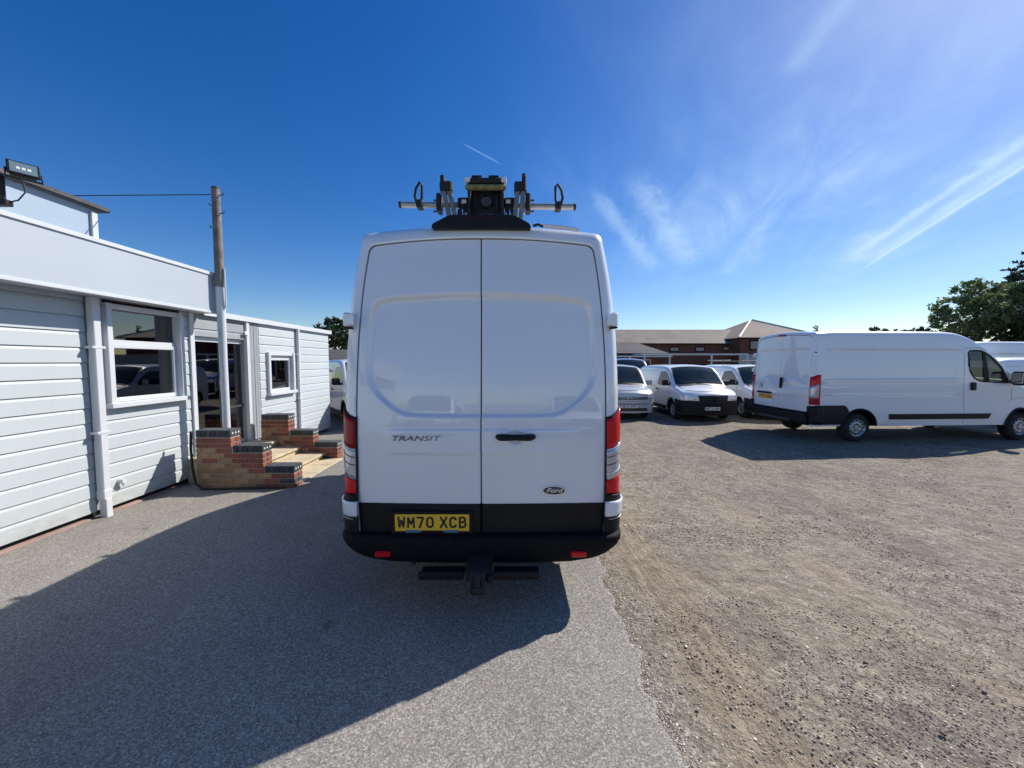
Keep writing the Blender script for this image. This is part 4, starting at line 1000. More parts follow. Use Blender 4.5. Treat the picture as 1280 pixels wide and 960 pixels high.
tree((50.8, 37, 0), 11, [(0, 0, 3.5, 3.2), (2, 0, 5.5, 3.0), (-2.4, -.4, 2.8, 2.2), (4, 1, 4, 3.2), (-1.3, -1.2, 5.2, 1.8), (2.5, -2, 2.4, 2.4)], 12000, .24, 'dark bushy tree at the right edge below the cedar', 'leafd', .3)
ced = []
for k in range(11):
    z = 6.5 + k * .72; r_ = 4.6 * (1 - k / 12.5) + .3
    for q in range(5):
        a = q * 1.257 + k * .9; ced.append((r_ * .6 * math.cos(a), r_ * .6 * math.sin(a), z - .1 * r_, r_ * .52, .22))
tree((52.9, 38.5, 0), 14.5, ced, 15000, .24, 'dark cedar rising above the other trees at the right edge', 'leafd', .35)
tree((-13.6, 29.5, 0), 5.4, [(0, 0, 3.9, 1.3), (-1.0, .2, 3.5, 1.0), (.9, 0, 3.3, 1.1), (0, .3, 4.6, .8), (-1.7, 0, 2.9, .9), (1.6, 0, 2.7, .8)], 5500, .17, 'small dense round tree between the office and the tall van', 'leafd', .15)
con = [(0, 0, 1.2 + .38 * k, .55 * (1 - k / 17.) + .12, 1.) for k in range(14)]
tree((43.4, 55, 0), 7.6, [(x, y, z + .6, r_, q) for x, y, z, r_, q in con], 2600, .16, 'slim conifer peeping over the rear roof edge of the right-hand van', 'leafd', .12, None, 'conifer')
for x, y, h, lab in ((57.0, 60, 7.3, 'distant round treetop above the middle of the right-hand van'), (60.8, 60, 7.1, 'distant low treetop showing above the van roof, middle of three'), (65.0, 61, 7.5, 'distant treetop above the van roof nearest the broad tree')):
    tree((x, y, 0), h, [(0, 0, h - 1.2, 1.3), (1.1, 0, h - 1.7, 1.1), (-1.1, 0, h - 1.8, 1.1)], 1500, .24, lab, 'leafd', .15)
# ================================================================ VEHICLES
def plate(v, parent, s, x, y, z, wid, hgt, m, front, tsize, dealer=False, sx=.80, tilt=0.):
    """number plate as box + raised characters, placed by its centre in vehicle space (already warped)"""
    mt = (FRONTM if front else REARM)(x, y, z) @ Matrix.Rotation(R(tilt), 4, 'X')
    b = MB(); b.box(-wid / 2, wid / 2, -hgt / 2, hgt / 2, 0, .006, .002, mt); p = b.build('number_plate', M[m], parent)
    plate_text(s, hgt * .69, p, mt @ Matrix.Translation((0, .004, .0068)))
    if dealer:
        for q in (-1, 1):
            b = MB(); b.box(q * .145 - .055, q * .145 + .055, -hgt / 2 - .010, -hgt / 2 + .010, .0062, .0072, 0, mt); b.build('dealer_print', M['teal'], p)
        b = MB(); b.box(-.08, .08, -hgt / 2 - .002, -hgt / 2 + .007, .0062, .0072, 0, mt); b.build('dealer_print', M['ink'], p)
        for q in (-1, 1):
            b = MB(); b.cyl(mt @ Vector((q * .245, 0, .006)), mt @ Vector((q * .245, 0, .009)), .006, n=10); b.build('plate_screw', M['yellow'], p)
    return p
# ---------------------------------------------------------------- the tall white van seen from behind
def main_van():
    root = empty('tall_van', (-.235, 2.86, 0), 0, 'tall white panel van parked in the middle, seen squarely from behind with black bumper', 'van')
    top = [(0, 2.90), (2.75, 2.90), (3.25, 2.82), (3.65, 2.55), (4.05, 2.12), (4.45, 1.62), (4.65, 1.38), (4.95, 1.20), (5.15, 1.02), (5.23, .80)]
    v = Veh(root, 5.23, 1.068, 2.90, top, (1.22, 4.12), wr=.35, sill=.40, tum=.142, tump=3.1, belt=1.2, r=.07, crown=.045, rp=.10, rear_lean=.10, rear_curv=.035, ins=.0125)
    v.body(rear='doors')
    def d(xx, z):
        x = abs(xx)
        s = smax(x - (.888 - .03 * sstep(1.7, 2.35, z)), 1.43 - z, z - (2.375 - .05 * (x / .88) ** 2), (x - .62) * .67 - (z - 1.43) * .74, k=.035)
        w = .016 + .028 * sstep(2.15, 2.3, z) + .028 * sstep(.78, .84, x)
        o = .030 * (1 - sstep(-w, 0.0, s))
        o -= .010 * (sstep(1.135, 1.16, z) - sstep(1.325, 1.345, z)) * (1 - sstep(.60, .78, x))
        o += .010 * sstep(.78, .70, z) * 0
        if xx > 0: o += .016 * (1 - sstep(.035, .066, math.hypot(x - .262, z - 1.283)))
        o += .012 * sstep(2.45, 2.85, z)
        return o
    doors = v.rear_doors(d, .765, .47, n=95, dz=.0115)
    L, R_ = doors[0], doors[2]
    y_at = lambda x, z, o=0.: v.warp((x, .006 + d(x, z) + o, z))[1]
    # handle
    h = MB(); yy = y_at(.3, 1.24)
    pts = [(.125, .0), (.15, -.026), (.20, -.032), (.262, -.030), (.33, -.032), (.375, -.026), (.40, 0.)]
    for i in range(1): h.tube([(a, yy + b - .004, 1.283) for a, b in pts], [.020, .026, .025, .022, .025, .026, .020], 10)
    h.build('handle', M['plastic'], R_, True)
    # model lettering (chrome) and oval badge
    my = y_at(-.5, 1.25)
    text('badge_lettering', 'TRANSIT', .055, M['badge'], L, REARM(-.50, my - .001, 1.268), .003, 1.7, .25, .0)
    o = MB(); bx, bz = .555, .868; by = y_at(bx, bz)
    def oval(a, b, y0, y1, m_, nm, par):
        q = MB(); n = 40; q.prism([(bx + a * math.cos(2 * math.pi * k / n), bz + b * math.sin(2 * math.pi * k / n)) for k in range(n)], y0, y1); return fixn(q.build(nm, m_, par))
    ov = oval(.090, .036, by - .010, by, M['chrome'], 'oval_badge', R_); ov.parent = R_
    oval(.083, .030, by - .012, by - .009, M['badgeblue'], 'badge_field', R_)
    text('badge_script', 'Ford', .046, M['chrome'], R_, REARM(bx, by - .0125, bz + .001), .0015, 1.35, .35, .0006)
    # hinges
    for sg in (-1, 1):
        for z in (2.165,):
            b = MB(); w_ = v.side_x(.1, z); b.box(sg * (w_ - .038) - .026, sg * (w_ - .038) + .026, .012, .11, z - .052, z + .052, .012)
            hg = b.build('hinge', M['white'], root, True)
            b = MB(); b.box(sg * (w_ - .07) - .024, sg * (w_ - .07) + .024, .012, .03, z - .045, z + .045, .008); b.build('hinge_leaf', M['white'], hg, True)
            b = MB(); b.box(sg * (w_ - .038) - .024, sg * (w_ - .038) + .024, .02, .10, z - .066, z - .053, .004); b.build('hinge_seal', M['gapline'], hg)
        # tail lamps
        lamp = v.corner_lamp(sg, .835, .80, 1.43, 1.51, M['gapline'], 'tail_lamp', ylen=.17, xin=.950, off=.010)
        for (a, b_, c, d_, m_, nm) in ((.845, .815, .945, .99, 'red', 'brake_lens'), (.95, .995, 1.185, 1.235, 'clear', 'reversing_lens'), (1.19, 1.24, 1.415, 1.495, 'redd' if sg < 0 else 'red', 'upper_lens')):
            v.corner_lamp(sg, a, b_, c, d_, M[m_], nm, lamp, ylen=.163, xin=.957, off=.018)
        for z in (.99, 1.06, 1.12, 1.18):
            v.corner_lamp(sg, z, z + .045, z + .006, z + .051, M['white'] if z in (.99, 1.18) else M['greym'], 'lens_rib', lamp, ylen=.160, xin=.958, off=.021, na=10, nz=1)
        # corner posts of the bumper
        v.corner_lamp(sg, .785, .785, .833, .80, M['plastic'], 'corner_cap', root, ylen=.35, xin=.945, off=.026)
        v.corner_lamp(sg, .672, .672, .784, .784, M['white'], 'corner_step', root, ylen=.30, xin=.945, off=.046)
        v.corner_lamp(sg, .45, .45, .671, .671, M['plastic'], 'corner_post', root, ylen=.75, xin=.94, off=.040)
        v.corner_lamp(sg, .648, .648, .654, .654, M['alloy'], 'corner_trim', root, ylen=.2, xin=.985, off=.044, nz=1)
    # bumper
    base = [(0, -.072), (.25, -.072), (.5, -.071), (.80, -.068), (.96, -.058), (1.035, -.035), (1.075, .01), (1.09, .07), (1.095, .20), (1.10, .75)]
    rows = [(.322, .32, .05), (.332, .23, .02), (.355, .155, .004), (.395, .085, 0), (.44, .035, 0), (.485, .010, 0), (.515, .002, .004), (.530, .0, .014), (.538, .0, .045), (.540, .03, .09)]
    V = []; F = []
    full = [(-a, b) for a, b in base[::-1]] + base[1:]; n = len(full)
    for z, ix, iy in rows:
        for a, b in full:
            e = min(1, (abs(a) / 1.0) ** 3); V.append((a - math.copysign(ix * e, a), b + iy + ix * .15 * e, z))
    for i in range(len(rows) - 1):
        for k in range(n - 1): F.append((i * n + k, i * n + k + 1, (i + 1) * n + k + 1, (i + 1) * n + k))
    bp = mesh('bumper', V, F, M['bumperp'], root, True, 50)
    for sg in (-1, 1):
        b = MB(); b.box(sg * .735 - .058, sg * .735 + .058, -.080, -.04, .385, .428, .008); b.build('reflector', M['red'], bp)
    b = MB(); b.cyl((-.505, -.10, .335), (-.505, -.06, .335), .016, n=12); b.build('towing_eye', M['greym'], bp)
    # tow bar
    b = MB(); b.box(-.09, .09, -.30, .05, .33, .40, .01); b.box(-.05, .05, -.34, -.28, .25, .42, .01)
    tb = b.build('tow_bar', M['towm'], root)
    b = MB(); b.lathe([(0, .0), (0, .024), (.03, .016), (.045, .016), (.055, .024), (.08, .025), (.10, .0)], (0, -.36, .34), 'z', 16); b.build('tow_ball', M['towm'], tb, True)
    b = MB(); b.box(-.035, .035, -.39, -.33, .30, .338, .006); b.build('ball_mount', M['towm'], tb)
    for (a, c) in ((-.43, -.11), (.10, .43)):
        b = MB(); b.box(a, c, -.235, -.08, .300, .322, .004); b.box(a, c, -.235, -.222, .322, .362, .003); b.build('tow_step', M['plastic'], tb)
        for k in range(6): bb = MB(); q = a + .03 + k * (c - a - .06) / 5; bb.box(q - .006, q + .006, -.215, -.10, .3222, .326); bb.build('step_tread', M['towm'], tb)
    b = MB(); b.box(.06, .10, -.33, -.26, .33, .39, .01); b.build('tow_socket', M['plastic'], tb)
    # number plate in its recess
    b = MB(); b.box(-.69, -.06, -.016, .004, .50, .715, .008); pl = b.build('plate_holder', M['plastic'], L)
    b = MB(); b.box(-.66, -.09, -.022, -.014, .548, .558, .004); b.build('plate_lip', M['plastic'], L)
    plate(v, root, 'WM70 XCB', -.372, -.018, .628, .565, .130, 'plate_y', False, .112, True, .92)
    # high level lamp housing on the roof edge
    hp = roundpoly([(-.372, 2.846), (.380, 2.846), (.372, 2.880), (.25, 2.945), (-.235, 2.945), (-.362, 2.880)], .03, 4)
    b = MB(); b.prism(hp, .062, .60); ho = fixn(b.build('brake_light_housing', M['plastic'], root))
    md = ho.modifiers.new('bevel', 'BEVEL'); md.width = .012; md.segments = 3; ho.data.shade_smooth(); ho.data.set_sharp_from_angle(angle=R(50))
    b = MB(); b.box(-.13, .13, .055, .07, 2.918, 2.925, .002); b.build('high_level_lens', mat('smoked_red_lens', (.06, .003, .004), .3), ho)
    b = MB(); b.tube([(.47, .10, 2.872), (.50, .10, 2.876), (.62, .11, 2.868), (.74, .13, 2.855)], [.012, .016, .017, .016], 8); b.build('cable_cover', M['white'], root, True)
    b = MB(); b.tube([(.395, .09, 2.872), (.43, .09, 2.884), (.47, .10, 2.872)], .010, 6); b.build('cable_clip', M['rubber'], root, True)
    for yc in (1.22, 4.12):
        for sg in (-1, 1): v.wheel(yc, sg, face_in=.05)
    b = MB(); b.cyl((-.7, 1.22, .35), (.7, 1.22, .35), .05, n=10); b.cyl((-.5, .1, .40), (-.5, 1.0, .40), .04, n=10); b.build('axle', M['gapline'], root)
    # cab side glass, windscreen, mirrors, side rubbing strips (mostly hidden from behind)
    for sg in (-1, 1):
        v.side_patch(roundpoly([(3.35, 1.45), (3.35, 2.02), (3.75, 2.02), (4.20, 1.60), (4.30, 1.38)], .08), .006, 'side_window', M['glassd'], sg)
        v.side_patch([(1.75, .55), (1.75, .70), (3.6, .70), (3.6, .55)], .015, 'side_moulding', M['plastic'], sg)
        seam(v, [(3.25, .45), (3.25, 2.35)], sg); seam(v, [(.35, 2.35), (3.15, 2.35)], sg, .003)
        b = MB(); xo = v.side_x(4.15, 1.4); b.box(sg * (xo + .10), sg * (xo + .32), 4.01, 4.15, 1.38, 1.78, .03); mo = b.build('door_mirror', M['plastic'], root)
        b = MB(); b.box(sg * (xo - .02), sg * (xo + .12), 4.10, 4.15, 1.42, 1.48, .01); b.build('mirror_arm', M['plastic'], mo)
        v.side_patch(roundpoly([(4.80, .92), (4.80, 1.05), (5.12, .92), (5.15, .80)], .03), .006, 'headlamp', M['clear'], sg)
    v.top_patch(roundpoly([(-.78, 3.80), (.78, 3.80), (.84, 4.60), (-.84, 4.60)], .08), .008, 'windscreen', M['glassd'])
    v.front_patch(roundpoly([(-.9, .30), (.9, .30), (.9, .52), (-.9, .52)], .05), .01, 'front_bumper', M['plastic'])
    v.front_patch(roundpoly([(-.5, .56), (.5, .56), (.5, .76), (-.5, .76)], .05), .01, 'grille', M['plastic'])
    # ---- rack carried on the roof
    rk = bpy.data.objects.new('roof_rack', None); link(rk, root); rk0 = rk
    def part(nm, m_, sm=False): return lambda mb: mb.build(nm, M[m_], rk, sm)
    for (yb, a, c, z0, z1) in ((.50, -.715, .765, 3.192, 3.172), (2.0, -.72, .72, 3.10, 3.10), (2.65, -.72, .72, 3.10, 3.10)):
        b = MB(); b.tube([(a, yb, z0), (c, yb, z1)], .0255, 12); cb = b.build('crossbar', M['alloy'], rk, True)
        for q, s_, zz in ((a, -1, z0), (c, 1, z1)):
            b = MB(); b.tube([(q - s_ * .004, yb, zz), (q + s_ * .016, yb, zz)], [.029, .026], 12); b.build('end_cap', M['rubber'], cb, True)
        if yb > 1:
            for q in (-.6, .6): b = MB(); b.box(q - .03, q + .03, yb - .04, yb + .04, 2.84, 3.10, .01); b.build('rack_foot', M['greym'], rk)
    # load stops shaped like loops
    for x, s_ in ((-.552, -1), (.628, 1)):
        z = 3.19 if s_ < 0 else 3.174
        P = [(x + s_ * .010, .47, z - .03), (x - s_ * .022, .47, z + .04), (x - s_ * .026, .47, z + .15), (x - s_ * .008, .47, z + .178), (x + s_ * .026, .47, z + .125), (x + s_ * .037, .47, z + .06), (x + s_ * .022, .47, z + .01)]
        b = MB(); b.tube(P + [P[0]], .0115, 7); b.box(x - .026, x + .026, .455, .545, z - .034, z + .032, .008); b.build('load_stop', M['rubber'], rk, True)
    # uprights: twin aluminium channels with black clamp heads
    def upright(x0, x1, zt, s_):
        b = MB()
        for o in (-.024, .024):
            for y in (.42,):
                n = 6
                P0 = Vector((x0 + o, y, 2.86)); P1 = Vector((x1 + o, y, zt - .09))
                d_ = (P1 - P0); vv = []
                for p in (P0, P1):
                    for a in (-.018, .018):
                        for e in (-.03, .03): vv.append((p.x + a, p.y + e, p.z))
                b.add(vv, [(0, 1, 3, 2), (4, 6, 7, 5), (0, 4, 5, 1), (2, 3, 7, 6), (0, 2, 6, 4), (1, 5, 7, 3)])
        u = fixn(b.build('upright', M['alloyd'], rk))
        b = MB(); b.box(x1 - .052, x1 + .052, .38, .47, zt - .11, zt - .015, .012); b.box(x1 + s_ * .030 - .017, x1 + s_ * .030 + .017, .385, .46, zt - .02, zt + .038, .006)
        b.build('clamp_head', M['rubber'], u)
        b = MB(); b.box(x0 - .05, x0 + .05, .38, .50, 2.835, 2.90, .01); b.build('upright_foot', M['rubber'], u)
        b = MB(); xm = x1 + s_ * .065; b.box(xm - .02, xm + .02, .40, .52, 3.12, 3.28, .008); b.build('bar_bracket', M['rubber'], u)
        for q in (-1, 1): bb = MB(); bb.cyl((xm, .45, 3.19 + q * .05 - .01), (xm + s_ * .05, .45, 3.19 + q * .05 - .01), .009, n=8); bb.build('bolt', M['greym'], u)
    n_up = set(rk.children)
    upright(-.222, -.312, 3.395, -1); upright(.262, .305, 3.39, 1)
    b = MB(); b.box(.325, .343, .41, .45, 3.10, 3.46, .003); b.build('guide_rod', M['alloy'], rk)
    b = MB(); b.box(.318, .350, .40, .46, 3.385, 3.455, .006); b.build('guide_sleeve', M['rubber'], rk)
    # central winch-like cradle
    n_before = set(rk.children)
    cx = .018
    b = MB(); b.box(cx - .135, cx + .135, .47, .52, 2.96, 3.40, .01); b.build('cradle_plate', M['rubber'], rk)
    for s_ in (-1, 1):
        b = MB(); b.box(cx + s_ * .138 - .012, cx + s_ * .138 + .012, .38, .60, 2.90, 3.44, .004); b.build('side_plate', M['rubber'], rk)
        b = MB(); b.box(cx + s_ * .195 - .045, cx + s_ * .195 + .045, .43, .49, 3.175, 3.27, .010); b.box(cx + s_ * .175 - .02, cx + s_ * .175 + .02, .43, .49, 2.98, 3.2, .006); b.box(cx + s_ * .225 - .018, cx + s_ * .225 + .018, .44, .50, 3.02, 3.16, .006); b.build('bracket', M['rubber'], rk)
        b = MB(); b.box(cx + s_ * .185 - .020, cx + s_ * .185 + .020, .424, .432, 3.205, 3.243, .002); b.build('label', M['cream'], rk)
        b = MB(); b.box(cx + s_ * .150 - .022, cx + s_ * .150 + .022, .37, .43, 3.385, 3.430, .004); b.build('stile_end', M['cream'], rk)
        b = MB(); b.tube([(cx + s_ * .20, .42, 3.17), (cx + s_ * .215, .41, 3.08), (cx + s_ * .19, .42, 3.0), (cx + s_ * .15, .43, 2.98)], .008, 6); b.build('cable', M['greym'], rk, True)
        b = MB(); b.tube([(cx + s_ * .165, .40, 3.10), (cx + s_ * .165, .40, 3.0)], .013, 8); b.build('pin', M['alloy'], rk, True)
        # fan shaped plates in the cradle
        pts = [(cx + s_ * .012, 2.985), (cx + s_ * .012, 3.12)] + [(cx + s_ * (.012 + .10 * math.sin(t)), 3.02 + .105 * math.cos(t)) for t in (.3, .7, 1.1, 1.45)] + [(cx + s_ * .118, 2.985)]
        b = MB(); b.prism(pts, .458, .47); fixn(b.build('fan_plate', M['greym'], rk))
    b = MB(); b.tube([(cx - .125, .41, 3.405), (cx + .125, .41, 3.405)], .036, 14); b.build('roller', M['rubber'], rk, True)
    b = MB(); b.tube([(cx - .15, .40, 3.345), (cx - .13, .38, 3.335), (cx + .13, .38, 3.335), (cx + .15, .40, 3.345)], .027, 12); b.build('padded_bar', M['yellow'], rk, True)
    for q in (-.075, .065): b = MB(); b.box(cx + q - .042, cx + q + .042, .40, .47, 3.452, 3.466, .003); b.build('top_tab', M['rubber'], rk)
    b = MB(); b.lathe([(0, 0.), (0, .045), (.02, .055), (.035, .05), (.035, .0)], (cx, .43, 3.225), 'y', 20); b.build('hub', M['greym'], rk, True)
    for k in range(4): b = MB(); b.box(cx - .10 + k * .062, cx - .092 + k * .062, .45, .468, 3.16, 3.30); b.build('rib', M['greym'], rk)
    grp_ = [(o_, .84) for o_ in set(rk.children) - n_before] + [(o_, .90) for o_ in n_before - n_up]
    grp_ += [(c_, k_) for o_, k_ in grp_ for c_ in o_.children]
    for o_, k_ in grp_:
        for vt in o_.data.vertices:
            if vt.co.z > 3.0: vt.co.z = 3.0 + (vt.co.z - 3.0) * k_
    # ladder lying along the roof behind the cradle
    ld = empty('ladder', (-.235 + cx, 3.50, 3.32), 0, 'yellow fibreglass ladder lying along the roof rack, end towards the camera', 'ladder')
    for s_ in (-1, 1): b = MB(); b.box(s_ * .11 - .016, s_ * .11 + .016, 0, 2.35, -.035, .045, .004); b.build('stile', M['yellow'], ld)
    for k in range(8): b = MB(); b.cyl((-.094, .14 + k * .3, .0), (.094, .14 + k * .3, .0), .015, n=10); b.build('rung', M['alloy'], ld, True)
    return root
main_van()
# ---------------------------------------------------------------- long high-roof van side-on at the right
def long_van(detail=True):
    root = empty('long_van', (6.84, 9.61, 0), R(-87), 'long white high-roof panel van parked side-on with red tail lamp and black rubbing strip', 'van')
    top = [(0, 2.565), (.5, 2.59), (2.9, 2.59), (3.3, 2.57), (3.6, 2.485), (3.95, 2.28), (4.3, 2.00), (4.7, 1.67), (5.05, 1.39), (5.5, 1.22), (5.8, 1.05), (5.99, .82)]
    def bump(s, z):
        k = sstep(.25, .5, s) * (1 - sstep(3.25, 3.35, s))
        return -.010 * k * (sstep(1.44, 1.475, z) - sstep(2.10, 2.135, z)) - .006 * k * (sstep(1.08, 1.11, z) - sstep(1.40, 1.43, z)) + .012 * sstep(.95, .6, z) * (1 - sstep(.3, .5, abs(z - .7)))
    v = Veh(root, 5.99, 1.025, 2.59, top, (1.0, 5.03), wr=.335, sill=.38, tum=.085, tump=1.6, belt=1.1, r=.12, crown=.05, rp=.06, rear_lean=.07, rear_curv=.05, ins=.008, bump=bump, rtab=[(0, .12), (3.4, .12), (4.2, .07), (5.2, .10), (5.9, .12)], front_curv=.30)
    v.nside = 56; v.stretch = .15
    hole = roundpoly([(3.64, 1.62), (3.60, 2.04), (3.64, 2.10), (3.93, 2.10), (4.14, 1.985), (4.42, 1.72), (4.62, 1.36), (3.92, 1.39), (3.76, 1.46)], .06)
    v.body(holes=(hole,), rear='doors', wsh=(4.05, 4.98, .80))
    def d(xx, z):
        x = abs(xx); wav = 1.36 + .07 * math.cos((x - .45) * 7) * (1 if x < .9 else 0)
        s = smax(x - .84, wav - z, z - 2.16, k=.02)
        o = .022 * (1 - sstep(-.04, 0., s)); o -= .010 * (sstep(1.0, 1.05, z) - sstep(1.20, 1.25, z))
        if xx < 0: o += .022 * (1 - sstep(-.03, 0., smax(abs(x - .46) - .27, abs(z - .93) - .11, k=.02)))
        return o
    doors = v.rear_doors(d, .70, .70, n=40, dz=.02); L, R_ = doors[0], doors[-1]
    # rear plastic bumper
    for sg in (-1, 1):
        v.side_patch(roundpoly([(.0, .42), (.0, .86), (.62, .86), (.72, .74), (.60, .42)], .05), .018, 'corner_moulding', M['plastic'], sg)
        v.corner_lamp(sg, .42, .42, .84, .86, M['plastic'], 'corner_moulding', root, ylen=.2, xin=.90, off=.03)
        lamp = v.corner_lamp(sg, .875, .875, 1.50, 1.555, M['red'], 'tail_lamp', root, ylen=.14, xin=.925, off=.014)
        v.corner_lamp(sg, 1.02, 1.02, 1.28, 1.33, M['clear'], 'reversing_lens', lamp, ylen=.10, xin=.945, off=.020)
        v.corner_lamp(sg, .885, .885, 1.0, 1.0, M['redd'], 'fog_lens', lamp, ylen=.12, xin=.935, off=.018)
        for z in (2.02, 1.62): b = MB(); w_ = v.side_x(.05, z); b.box(sg * w_ - .02, sg * w_ + .02, -.12, -.03, z - .05, z + .05, .008); b.build('hinge', M['white'], root)
        b = MB(); w_ = v.side_x(.05, 2.02); b.box(sg * (w_ + .018), sg * (w_ + .024), -.10, -.05, 2.04, 2.06); b.build('hinge_pin', M['gapline'], root)
        v.side_patch(roundpoly([(1.72, .53), (1.69, .655), (4.20, .655), (4.14, .53)], .02), .016, 'rubbing_strip', M['plastic'], sg, step=.05)
        for yc in (1.0, 5.03):
            pts = []; ra = v.wr + v.arch
            for k in range(25):
                a = math.pi * k / 24; s_ = yc - (ra + .01) * math.cos(a); z = max(v.wr + (ra + .01) * math.sin(a), .385); pts.append(v.warp((sg * (v.side_x(s_, z) + .004), s_, z)))
            b = MB(); b.tube(pts, .022, 6); b.build('arch_trim', M['plastic'], root, True)
            v.wheel(yc, sg, face_in=.035)
        seam(v, [(3.50, 2.12), (3.50, 1.2), (3.53, .66)], sg); seam(v, [(3.50, 2.16), (3.9, 2.17), (4.05, 2.10)], sg); seam(v, [(4.72, 1.25), (4.72, .98), (4.62, .90)], sg)
        seam(v, [(.22, 2.135), (3.45, 2.135)], sg, .003, 'body_crease'); seam(v, [(.22, 2.10), (3.45, 2.10)], sg, .0025, 'body_crease'); seam(v, [(.22, 1.45), (3.45, 1.45)], sg, .003, 'body_crease'); seam(v, [(.22, 1.09), (3.45, 1.09)], sg, .003, 'body_crease')  # side creases drawn as thin dark lines, their shade painted in
        seam(v, [(3.53, .655), (3.53, .40)], sg, .003); seam(v, [(4.72, .98), (5.5, 1.06)], sg, .003)
        # window seal and glass
        v.outline(hole, -.002, .017, 'window_seal', M['rubber'], sg)
        wg = v.side_patch(roundpoly([(3.66, 1.62), (3.62, 2.04), (3.65, 2.09), (3.93, 2.09), (4.13, 1.98), (4.41, 1.71), (4.60, 1.375), (3.92, 1.40), (3.77, 1.47)], .06), -.008, 'side_window', M['carglass'], sg)
        v.side_patch([(3.98, 1.40), (3.955, 2.10), (4.02, 2.07), (4.13, 1.39)], .003, 'window_divider', M['rubber'], sg)
        v.side_patch([(4.43, 1.38), (4.43, 1.68), (4.47, 1.64), (4.60, 1.37)], .004, 'window_corner', M['rubber'], sg)
        v.side_patch(roundpoly([(3.655, 1.19), (3.655, 1.375), (3.775, 1.375), (3.775, 1.19)], .03), .02, 'door_handle', M['plastic'], sg, thick=.02)
        xo = v.side_x(4.6, 1.4)
        b = MB(); b.box(sg * (xo + .04), sg * (xo + .30), 4.56, 4.74, 1.31, 1.63, .045); mr = b.build('door_mirror', M['plastic'], root, True)
        b = MB(); b.box(sg * (xo - .05), sg * (xo + .08), 4.62, 4.70, 1.34, 1.42, .02); b.build('mirror_arm', M['plastic'], mr)
        b = MB(); b.box(sg * (xo + .07), sg * (xo + .27), 4.552, 4.560, 1.36, 1.59, .002); b.build('mirror_glass', M['chrome'], mr)
        b = MB(); b.box(sg * (xo + .285), sg * (xo + .305), 4.62, 4.70, 1.46, 1.50, .004); b.build('indicator', M['amber'], mr)
        v.side_patch(roundpoly([(5.35, 1.03), (5.4, 1.13), (5.85, .95), (5.85, .80)], .03), .008, 'headlamp', M['clear'], sg)
        v.side_patch(roundpoly([(5.50, .40), (5.50, .62), (5.9, .66), (5.9, .40)], .03), .012, 'bumper_side', M['plastic'], sg)
    V_ = MB(); V_.box(-.94, .94, -.225, -.09, .45, .66, .02); bpz = V_.build('bumper', M['plastic'], root)
    V_ = MB(); V_.box(-.55, .55, -.26, -.21, .44, .50, .01); V_.build('rear_step', M['greym'], bpz)
    hb = MB(); yv = v.warp((.10, 0, 1.32))[1]; hb.box(.065, .135, yv - .035, yv + .02, 1.19, 1.46, .016); hb.build('handle', M['plastic'], R_)
    yb = v.warp((-.46, .01, 1.03))[1]; hb = MB(); hb.box(-.74, -.20, yb - .03, yb + .02, 1.025, 1.075, .008); hb.build('plate_lamp_bar', M['plastic'], L)
    plate(v, root, 'YT23 RXU', -.46, yb + .002, .945, .50, .11, 'plate_y', False, .10, False, .9)
    # badge: small upright figure made of polished strokes, too small to be read in the picture
    for (a, b_, c, d_) in ((-.66, 1.14, -.60, 1.24), (-.60, 1.24, -.54, 1.14), (-.66, 1.20, -.60, 1.30), (-.60, 1.30, -.54, 1.20)):
        q = MB(); q.tube([(a, yb - .012, b_), (c, yb - .012, d_)], .010, 6); q.build('badge_stroke', M['chrome'], L, True)
    q = MB(); q.box(-.11, .11, v.warp((0, 0, 2.46))[1] - .02, v.warp((0, 0, 2.46))[1] + .05, 2.475, 2.515, .008); q.build('high_level_lamp', M['redd'], root)
    wv = v.top_patch(roundpoly([(-.80, 4.03), (.80, 4.03), (.86, 5.0), (-.86, 5.0)], .08), .004, 'windscreen', M['carglass'])
    v.front_patch(roundpoly([(-.9, .35), (.9, .35), (.9, .58), (-.9, .58)], .05), .012, 'front_bumper', M['plastic']); v.front_patch(roundpoly([(-.45, .62), (.45, .62), (.45, .78), (-.45, .78)], .05), .012, 'grille', M['plastic'])
    # cab interior
    b = MB(); b.box(-.9, .9, 4.55, 4.95, .9, 1.22, .05); b.build('dashboard', M['seat'], root); b = MB(); b.box(-.92, .92, 3.40, 3.44, .5, 2.4, .0); b.build('bulkhead', M['seat'], root)
    for x in (-.5, 0, .5):
        b = MB(); b.box(x - .22, x + .22, 3.50, 3.66, .95, 1.62, .05); b.box(x - .22, x + .22, 3.6, 4.05, .82, .98, .04); b.box(x - .13, x + .13, 3.52, 3.62, 1.64, 1.84, .04); b.build('seat', M['seat'], root)
    b = MB(); b.box(-.9, .9, 3.45, 4.9, .55, .60); b.build('cab_floor', M['seat'], root)
    b = MB(); n = 20; b.tube([(.45 + .19 * math.cos(2 * math.pi * k / n), 4.45 - .1 * math.sin(2 * math.pi * k / n), 1.25 + .16 * math.sin(2 * math.pi * k / n)) for k in range(n + 1)], .015, 6); b.build('steering_wheel', M['rubber'], root)
    return root
lv = long_van()
lv2 = copy_tree(lv); lv2.location = (16.0, 14.2, 0); lv2.rotation_euler = (0, 0, R(-87)); tag(lv2, 'white high-roof van half hidden behind the cab of the side-on van, at the right edge', 'van')
